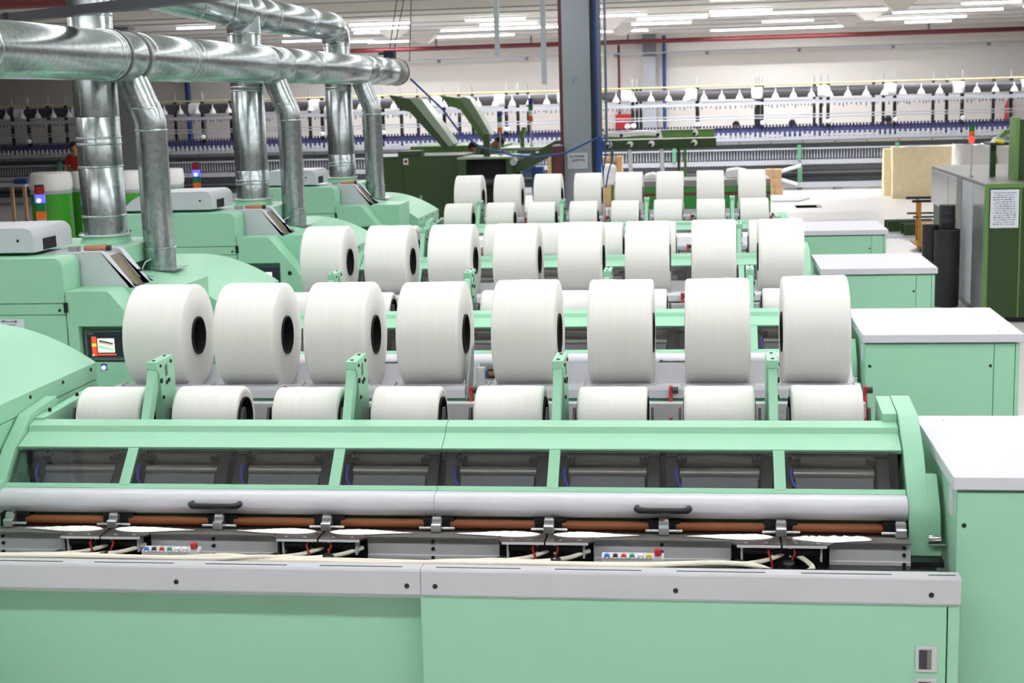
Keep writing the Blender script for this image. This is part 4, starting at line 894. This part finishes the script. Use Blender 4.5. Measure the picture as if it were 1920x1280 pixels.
obj('hopper_arm', MB().prism('y', [(q.x+.02, q.z+.06), (q.x+.12, q.z+.17), (q.x+.45, q.z+.20), (q.x+.45, q.z+.14), (q.x+.14, q.z+.12), (q.x+.06, q.z+.05)], 10.95, 11.05), 'moss_light', T)
obj('hopper_sheet', MB().prism('y', [(q.x+.0, q.z+.03), (q.x+.05, q.z+.09), (q.x+.30, q.z+.02), (q.x+.28, q.z+.0)], 10.92, 11.2), 'pale_grey', T)
obj('yellow_grip', MB().cyl((q.x+.0, 10.9, q.z+.05), (q.x+.10, 10.9, q.z+.03), .022, n=10), 'btn_yellow', T, smooth=40)
ps = thing('notice_sheet', 'white printed sheet fixed to the green carding machine end panel', 'notice')
box('sheet', 'paper', ps, 5.578, 5.872, 9.783, 9.7895, 1.035, 1.445); squiggles(ps, 5.60, 5.86, 9.783, 1.06, 1.42, 15, random.Random(9), .010)
signal((5.56, 10.9, 1.51), 'signal light with glowing red segment on pole over the carding machine', ('seg_red_hot', 'seg_orange', 'seg_green'), .030, .062, .37)
for k, (x, y, r, z0, h, l) in enumerate(((5.345, 11.1, .145, 0, .90, 'tall black steel drum standing beside the carding machine'), (5.20, 11.35, .10, 0, .93, 'narrow black drum partly hidden left of the tall drum'), (5.345, 11.12, .092, .90, .285, 'small black drum standing on top of the tall drum'))):
    T = thing('steel_drum', l, 'drum', (x, y, z0), 'black drums by the carding machine')
    obj('drum_shell', MB().lathe([(0, r*.97), (h*.02, r), (h*.31, r), (h*.33, r*1.03), (h*.35, r), (h*.64, r), (h*.66, r*1.03), (h*.68, r), (h*.97, r), (h*.98, r*1.02), (h, r*1.0)], 28, 'z'), 'rust_black', T, smooth=40)
    obj('drum_lid', MB().cyl((0,0,h*.975), (0,0,h*.985), r*.97, n=28), 'black', T); obj('drum_bottom', MB().cyl((0,0,0), (0,0,.01), r*.96, n=28), 'black', T)
# trolley
T = thing('trolley', 'orange trolley with black top bars behind the drums', 'trolley')
tp = at(1724, 395, 16.8); zt_ = at(1724, 377, 16.8).z
for (x, y) in ((5.84, 16.8), (6.50, 16.8), (5.90, 17.5), (6.56, 17.5)): box('trolley_post', 'trolley_orange', T, x-.02, x+.02, y-.02, y+.02, .06, zt_-.02)
for y in (16.8, 17.5): box('top_bar', 'black', T, 5.72, 6.62, y-.02, y+.02, zt_-.02, zt_+.02); box('top_bar', 'dark_grey', T, 5.74, 6.60, y-.015, y+.015, zt_-.26, zt_-.23)
obj('trolley_box', MB().box(5.92, 6.50, 16.9, 17.45, .12, .42), 'trolley_orange', T, .008); obj('trolley_deck', MB().box(5.80, 6.56, 16.75, 17.55, .09, .12), 'trolley_orange', T)
for (x, y) in ((5.86, 16.82), (6.48, 16.82), (5.92, 17.48), (6.54, 17.48)): obj('wheel', MB().cyl((x-.015, y, .045), (x+.015, y, .045), .045, n=14), 'black', T, smooth=40)
for k, (x, y, a, l) in enumerate(((6.15, 20.2, .06, 'green metal channel lying on the floor, the rear one of two'), (6.35, 19.5, .10, 'green metal channel lying on the floor, the front one of two'))):
    o = obj('metal_channel', MB().prism('x', [(-.15, 0), (.15, 0), (.15, .20), (.12, .20), (.12, .03), (-.12, .03), (-.12, .20), (-.15, .20)], -.42, .42), 'moss', bevel=.004); o.location = (x, y, 0); o.rotation_euler = (0, 0, a); tag(o, l, 'metal channel', 'green channels on the floor')
tag(box('concrete_pad', 'pale_grey', None, 5.5, 6.9, 19.0, 21.2, 0, .012), 'pale grey patch on the floor under the green channels', 'floor patch')
# insulation slabs, bales, boxes, floor hatch
def slab(name, x0, x1, y0, y1, z1, m, seed, amp):
    r_ = random.Random(seed); nx, nz = 9, 6; vs = []; fs = []
    for s_, y in ((0, y0), (1, y1)):
        for i in range(nx+1):
            for j in range(nz+1):
                ed = i in (0, nx) or j in (0, nz)
                vs.append((x0+(x1-x0)*i/nx+r_.uniform(-amp, amp)*.5, y+(r_.uniform(-amp, amp) if not ed else (amp if s_ == 0 else -amp)), z1*j/nz+(r_.uniform(-amp, amp)*.5 if j else 0)))
    W = (nx+1)*(nz+1); I = lambda s_, i, j: s_*W+i*(nz+1)+j
    for i in range(nx):
        for j in range(nz): fs += [(I(0,i,j), I(0,i+1,j), I(0,i+1,j+1), I(0,i,j+1)), (I(1,i,j), I(1,i,j+1), I(1,i+1,j+1), I(1,i+1,j))]
    for j in range(nz): fs += [(I(0,0,j), I(0,0,j+1), I(1,0,j+1), I(1,0,j)), (I(0,nx,j), I(1,nx,j), I(1,nx,j+1), I(0,nx,j+1))]
    for i in range(nx): fs += [(I(0,i,nz), I(0,i+1,nz), I(1,i+1,nz), I(1,i,nz)), (I(0,i,0), I(1,i,0), I(1,i+1,0), I(0,i+1,0))]
    return obj(name, MB().add(vs, fs), m, smooth=70)
tag(slab('insulation_slab', 6.80, 8.55, 27.9, 28.25, 1.17, 'foam', 1, .025), 'thick cream insulation slab standing on its edge, right of the aisle', 'insulation slab', 'insulation slabs')
tag(slab('insulation_slab', 6.70, 8.30, 28.75, 29.1, 1.10, 'foam', 2, .02), 'second cream insulation slab, its end showing behind the first', 'insulation slab', 'insulation slabs')
tag(slab('cotton_bale', 8.05, 8.9, 27.0, 27.6, 1.22, 'fluff', 3, .06), 'white fluffy cotton bale behind the carding machine, left one', 'cotton bale', 'white cotton bales')
tag(slab('cotton_bale', 8.95, 9.9, 27.1, 27.7, 1.24, 'fluff', 4, .06), 'white fluffy cotton bale behind the carding machine, right one', 'cotton bale', 'white cotton bales')
n = 0
for r_, (z, xs) in enumerate(((0, (0, .2)), (.21, (0, .2)), (.42, (.0, .2)))):
    for i, dx in enumerate(xs):
        x = 4.02+dx-.03*(r_ > 0); T = thing('carton', 'brown carton in the small stack by the floor hatch, %s %s' % (('bottom', 'middle', 'top')[r_], ('left', 'right')[i]), 'carton', (x, 29.8, z), 'brown cartons in a small stack')
        obj('carton_body', MB().box(0, .195, 0, .30, 0, .205), 'cardboard', T, .006); obj('carton_tape', MB().box(.08, .115, -.001, .301, .2045, .2065), 'crate_wood', T)
T = thing('floor_hatch', 'open dark floor hatch in the pale floor behind the farthest machine', 'floor hatch')
box('hatch_hole_dark', 'hole_black', T, 4.50, 4.95, 25.7, 26.3, 0.0, .006); box('hatch_rim', 'dull_steel', T, 4.95, 5.05, 25.7, 26.4, 0, .012); box('hatch_rim', 'dull_steel', T, 4.48, 4.95, 26.3, 26.36, 0, .012)  # no real pit: a flush black slab paints the darkness of the hole
o = obj('steel_sheet', MB().prism('z', [(-.35, -.5), (.25, -.55), (.55, .35), (-.45, .55)], 0, .03), 'pale_grey'); o.location = (4.42, 28.0, .0); tag(o, 'loose grey steel sheet lying on the floor by the cartons', 'steel sheet')

# ------------------------------------------------------------------ left side of the hall: sliver cans, table, column
for i, (u0, u1, Y, vr, vt, l) in enumerate(((60, 132, 18, 356, 323, 'leftmost green sliver can topped with white cotton'), (134, 178, 19, 352, 321, 'second green sliver can from the left, before the wide duct'), (208, 274, 18.3, 354, 320, 'green sliver can between the wide duct and the slim duct'), (292, 343, 19, 345, 316, 'green sliver can right of the nearest slim duct'), (102, 152, 19.6, 352, 326, 'green sliver can tucked behind the leftmost cans'))):
    a, b = at(u0, vr, Y), at(u1, vr, Y); r = (b.x-a.x)/2; zr = at((u0+u1)/2, vr, Y).z; zt_ = at((u0+u1)/2, vt, Y).z
    T = thing('sliver_can', l, 'sliver can', ((a.x+b.x)/2, Y, 0), 'green cans filled with cotton sliver')
    obj('can_body', MB().lathe([(.02, r*.9), (.03, r*.98), (zr-.06, r*.98)], 36, 'z'), 'can_green', T, smooth=40)
    obj('can_rim', MB().lathe([(zr-.06, r*.99), (zr-.05, r*1.01), (zr, r*1.01), (zr, r*.95), (zr-.06, r*.95)], 36, 'z', closed=True), 'pale_grey', T, smooth=40)
    rr = random.Random(i); ph = rr.uniform(0, 6)
    obj('cotton_fill', MB().lathe([(zr-.10, r*.9), (zr, r*.96), (zr+.03, r*1.02), ((zr+zt_)/2, r*1.03), (zt_-.02, r*.98), (zt_, r*.9), (zt_+.005, r*.3), (zt_-.02, .001)], 36, 'z', wob=lambda h, t: 1+.025*math.sin(3*t+ph)+.015*math.sin(5*t+h*9)), 'fluff', T, smooth=60)
    obj('can_foot', MB().cyl((0,0,0), (0,0,.02), r*.85, n=24), 'black', T)
T = thing('work_table', 'pale work table with papers at the far left edge', 'table')
q = at(20, 345, 22); box('table_top', 'pale_grey', T, q.x-1.2, q.x+.45, 21.7, 22.6, q.z-.05, q.z); 
for x in (q.x-.25, q.x+.4): box('table_leg', 'cardboard', T, x-.03, x+.03, 21.75, 21.81, 0, q.z-.05); box('table_leg', 'cardboard', T, x-.03, x+.03, 22.5, 22.56, 0, q.z-.05)
tag(box('folded_cloth', 'overall_blue', None, q.x+.05, q.x+.35, 22.0, 22.3, q.z, q.z+.10, .03), 'blue folded cloth on the work table at far left', 'cloth')
q = at(238, 200, 27); struct(box('trim_4', 'column_paint', None, q.x-.2, q.x+.2, 26.9, 27.3, 0, 4.42), 'blue-grey steel column behind the nearest ducts at left')
pipe('column_pipe', 'pale pipe with red lower end beside the left column', [(q.x-.28, 26.95, 4.42), (q.x-.28, 26.95, 1.9)], .06, 'paper'); pipe('column_pipe', 'dark red lower pipe beside the left column', [(q.x-.28, 26.95, 1.9), (q.x-.28, 26.95, 0)], .06, 'red_dark')
pipe('column_pipe', 'slim white pipe right of the left column', [(q.x+.33, 26.9, 3.0), (q.x+.33, 26.9, 0)], .045, 'white_plastic')

# ------------------------------------------------------------------ people
def skinned(name, joints, edges, material, parent=None, sub=2):
    me = bpy.data.meshes.new(name); me.from_pydata([j[0] for j in joints], edges, []); me.update()
    o = bpy.data.objects.new(name, me); COL.objects.link(o); me.materials.append(M[material])
    if parent is not None: o.parent = parent
    md = o.modifiers.new('skin', 'SKIN'); md.use_smooth_shade = True
    if not me.skin_vertices: bpy.context.view_layer.update()
    lay = me.skin_vertices[0].data if me.skin_vertices else me.attributes.new('x', 'FLOAT', 'POINT')
    for i, j in enumerate(joints): lay[i].radius = (j[1], j[1] if len(j) < 3 else j[2]); lay[i].use_root = (i == 0)
    s_ = o.modifiers.new('sub', 'SUBSURF'); s_.levels = sub; s_.render_levels = sub
    return o
HANDF = ((-.030, .085), (-.010, .098), (.010, .094), (.030, .078))
def person(label, J, shirt, trousers, loc=(0,0,0), sleeves='elbow', group='people working in the hall'):
    """J: joint positions of pelvis, chest, neck, head, and per side shoulder/elbow/wrist, hip/knee/ankle/toe"""
    T = thing('person', label, 'person', loc, group)
    V = {k: Vector(v) for k, v in J.items()}
    jo = [(V['pelvis'], .125, .10), ((V['pelvis']*.5+V['chest']*.5), .115, .095), (V['chest'], .13, .10), (V['neck'], .052), (V['neck']*.5+V['head']*.5, .055), (V['head'], .082, .095), (V['head']+(V['head']-V['neck']).normalized()*.085, .06, .07)]
    ed = [(0,1),(1,2),(2,3),(3,4),(4,5),(5,6)]
    for s_ in 'lr':
        b = len(jo); jo += [(V['sh'+s_], .058), (V['el'+s_], .042), (V['wr'+s_], .028)]; ed += [(2,b),(b,b+1),(b+1,b+2)]
        d = (V['wr'+s_]-V['el'+s_]).normalized(); sx = d.cross(Vector((0,0,1))); sx = sx.normalized() if sx.length > .1 else Vector((1,0,0)); up_ = sx.cross(d)
        jo.append((V['wr'+s_]+d*.055, .030, .018)); ed.append((b+2, b+3))
        for fx, fl in HANDF:
            k = len(jo); p0 = V['wr'+s_]+d*.085+sx*fx; jo += [(p0, .0105), (p0+d*fl*.5-up_*.008, .0095), (p0+d*fl*.85-up_*.03, .008)]; ed += [(b+3, k), (k, k+1), (k+1, k+2)]
        k = len(jo); p0 = V['wr'+s_]+d*.035+sx*(.035 if s_ == 'l' else -.035); jo += [(p0, .012), (p0+d*.045+sx*(.022 if s_ == 'l' else -.022), .0095)]; ed += [(b+2, k), (k, k+1)]
    for s_ in 'lr':
        b = len(jo); jo += [(V['hip'+s_], .095), (V['kn'+s_], .058), (V['an'+s_], .040), (V['to'+s_], .035)]; ed += [(0,b),(b,b+1),(b+1,b+2),(b+2,b+3)]
    body = skinned('body', jo, ed, 'skin', T)
    js = [(V['pelvis']+(V['chest']-V['pelvis'])*.1, .140, .115), (V['pelvis']*.5+V['chest']*.5, .132, .11), (V['chest'], .145, .115), (V['neck'], .066)]
    es = [(0,1),(1,2),(2,3)]
    for s_ in 'lr':
        f = 1.0 if sleeves == 'wrist' else .9
        b = len(js); e_ = V['sh'+s_]+(V['el'+s_]-V['sh'+s_])*f; js += [(V['sh'+s_], .072), (e_, .056)]; es += [(2,b),(b,b+1)]
        if sleeves == 'wrist': js.append((V['el'+s_]+(V['wr'+s_]-V['el'+s_])*.9, .042)); es.append((b+1, b+2))
    skinned('shirt', js, es, shirt, T)
    jt = [(V['pelvis'], .138, .118)]; et = []
    for s_ in 'lr':
        b = len(jt); jt += [(V['hip'+s_], .108), (V['kn'+s_], .074), (V['an'+s_]+Vector((0,0,.03)), .062)]; et += [(0,b),(b,b+1),(b+1,b+2)]
    skinned('trousers', jt, et, trousers, T)
    for s_ in 'lr': skinned('shoe', [(V['an'+s_]-Vector((0,0,.045)), .045), (V['to'+s_], .040, .035)], [(0,1)], 'black', T)
    h = V['head']; d = (V['head']-V['neck']).normalized(); fw = Vector(J.get('face', (0,-1,0))).normalized(); fw = (fw-d*fw.dot(d)).normalized(); sd = d.cross(fw)
    m = MB(); n = 18; vs = []; fs = []
    R = 9
    for i in range(R+1):
        th = PI*i/R*.62
        for k in range(n):
            ph = 2*PI*k/n; front = math.cos(ph)
            cut = 1.0 if front < .35 else .62
            t = th*cut; vs.append(h+d*.035+d*(.118*math.cos(t))+(fw*math.cos(ph)*.112+sd*math.sin(ph)*.098)*math.sin(t))
    fs = [(i*n+k, i*n+(k+1)%n, (i+1)*n+(k+1)%n, (i+1)*n+k) for i in range(R) for k in range(n)]
    obj('hair', m.add(vs, fs), 'hair', T, smooth=80)
    for sg in (-1, 1):
        obj('ear', MB().lathe([(-.03, .001), (-.02, .012), (0, .016), (.02, .012), (.03, .001)], 8, 'z', tuple(h+sd*(.088*sg)-d*.005)), 'skin', T, smooth=60)
        obj('eye', MB().lathe([(-.012, .001), (-.007, .010), (0, .013), (.007, .010), (.012, .001)], 10, 'z', tuple(h+fw*.088+sd*(.032*sg)+d*.012)), 'cloth_white', T, smooth=60)
        obj('pupil', MB().lathe([(-.006, .001), (-.003, .005), (.003, .005), (.006, .001)], 8, 'z', tuple(h+fw*.100+sd*(.032*sg)+d*.012)), 'hair', T, smooth=60)
    q = h+fw*.092-d*.02; obj('nose', MB().tube([q+d*.035, q+fw*.016, q-d*.012+fw*.020, q-d*.022], [.006, .010, .013, .006], 8), 'skin', T, smooth=60)
    q = h+fw*.088-d*.058; obj('mouth', MB().tube([q-sd*.025, q+fw*.006, q+sd*.025], [.003, .007, .003], 8), 'red_dark', T, smooth=60)
    return T
def standing(dx=0):
    return dict(pelvis=(0,0,.93), chest=(0,-.02,1.27), neck=(0,-.02,1.46), head=(0,-.05,1.60), shl=(-.19,0,1.38), shr=(.19,0,1.38), ell=(-.24,-.05,1.10), elr=(.24,-.05,1.10), wrl=(-.22,-.26,.98), wrr=(.22,-.26,.98),
                hipl=(-.09,0,.88), hipr=(.09,0,.88), knl=(-.10,-.02,.48), knr=(.10,-.02,.48), anl=(-.10,.03,.08), anr=(.10,.03,.08), tol=(-.11,-.13,.04), tor=(.11,-.13,.04))
# man leaning over the second green machine, head bowed to the right
q = at(935, 262, 23.9)
person('person in navy shirt bowing a dark-haired head over the green machines', dict(pelvis=(-.42,0,.92), chest=(-.27,-.02,1.38), neck=(-.10,-.06,1.56), head=(.05,-.08,1.63), face=(.5,-.5,-.7), shl=(-.22,-.20,1.45), shr=(-.22,.18,1.45), ell=(-.18,-.42,1.16), elr=(.02,.25,1.14), wrl=(-.36,-.60,1.10), wrr=(.14,.05,1.06),
    hipl=(-.44,-.09,.88), hipr=(-.44,.09,.88), knl=(-.44,-.10,.48), knr=(-.46,.10,.48), anl=(-.46,-.10,.08), anr=(-.48,.10,.08), tol=(-.31,-.11,.04), tor=(-.33,.11,.04)), 'navy', 'dark_grey', (q.x-.05, 23.85, 0))
q = at(884, 276, 24.3)
person('person crouching low between the green machines, hair and orange sleeve showing', dict(standing(), pelvis=(-.1,.02,.90), chest=(-.04,-.04,1.20), neck=(0,-.06,1.37), head=(.03,-.10,1.50), face=(.3,-.6,-.6), shl=(-.16,-.10,1.30), shr=(.17,-.05,1.30), elr=(.38,-.15,1.18), wrr=(.58,-.22,1.26), ell=(.06,-.3,1.16), wrl=(.27,-.36,1.22)), 'cloth_orange', 'dark_grey', (q.x, 24.35, 0), sleeves='wrist')
# person in blue overalls bent double beside the feed arm
q = at(1004, 305, 26.9)
person('person in blue overalls bending down behind the farthest lap rolls', dict(pelvis=(.06,0,.92), chest=(-.22,-.06,.93), neck=(-.40,-.10,.86), head=(-.52,-.12,.79), face=(-.3,-.4,-.9), shl=(-.28,-.22,.90), shr=(-.28,.14,.90), ell=(-.40,-.26,.66), elr=(-.40,.15,.66), wrl=(-.52,-.24,.48), wrr=(-.52,.12,.48),
    hipl=(.05,-.10,.86), hipr=(.05,.10,.86), knl=(-.02,-.11,.46), knr=(.0,.10,.46), anl=(.0,-.11,.08), anr=(.02,.10,.08), tol=(-.14,-.12,.04), tor=(-.12,.10,.04)), 'overall_blue', 'overall_blue', (q.x, 26.9, 0), sleeves='wrist')
for i, (u, v, Y, sh, l) in enumerate(((1380, 237, 33.2, 'cloth_white', 'worker behind the front spinning frame, left of two dark heads showing'), (1485, 229, 33.2, 'navy', 'worker behind the front spinning frame, right of two dark heads showing'), (1665, 229, 35.6, 'dark_grey', 'worker among the spinning frame uprights above the insulation slab'))):
    q = at(u, v, Y); person(l, dict(standing(), face=(.2, 1 if i else -1, 0)), sh, 'dark_grey', (q.x, Y, 0))
q = at(141, 285, 29.0); person('person in red shirt half hidden behind the nearest wide duct', standing(), 'cloth_red', 'dark_grey', (q.x, 29.0, 0))
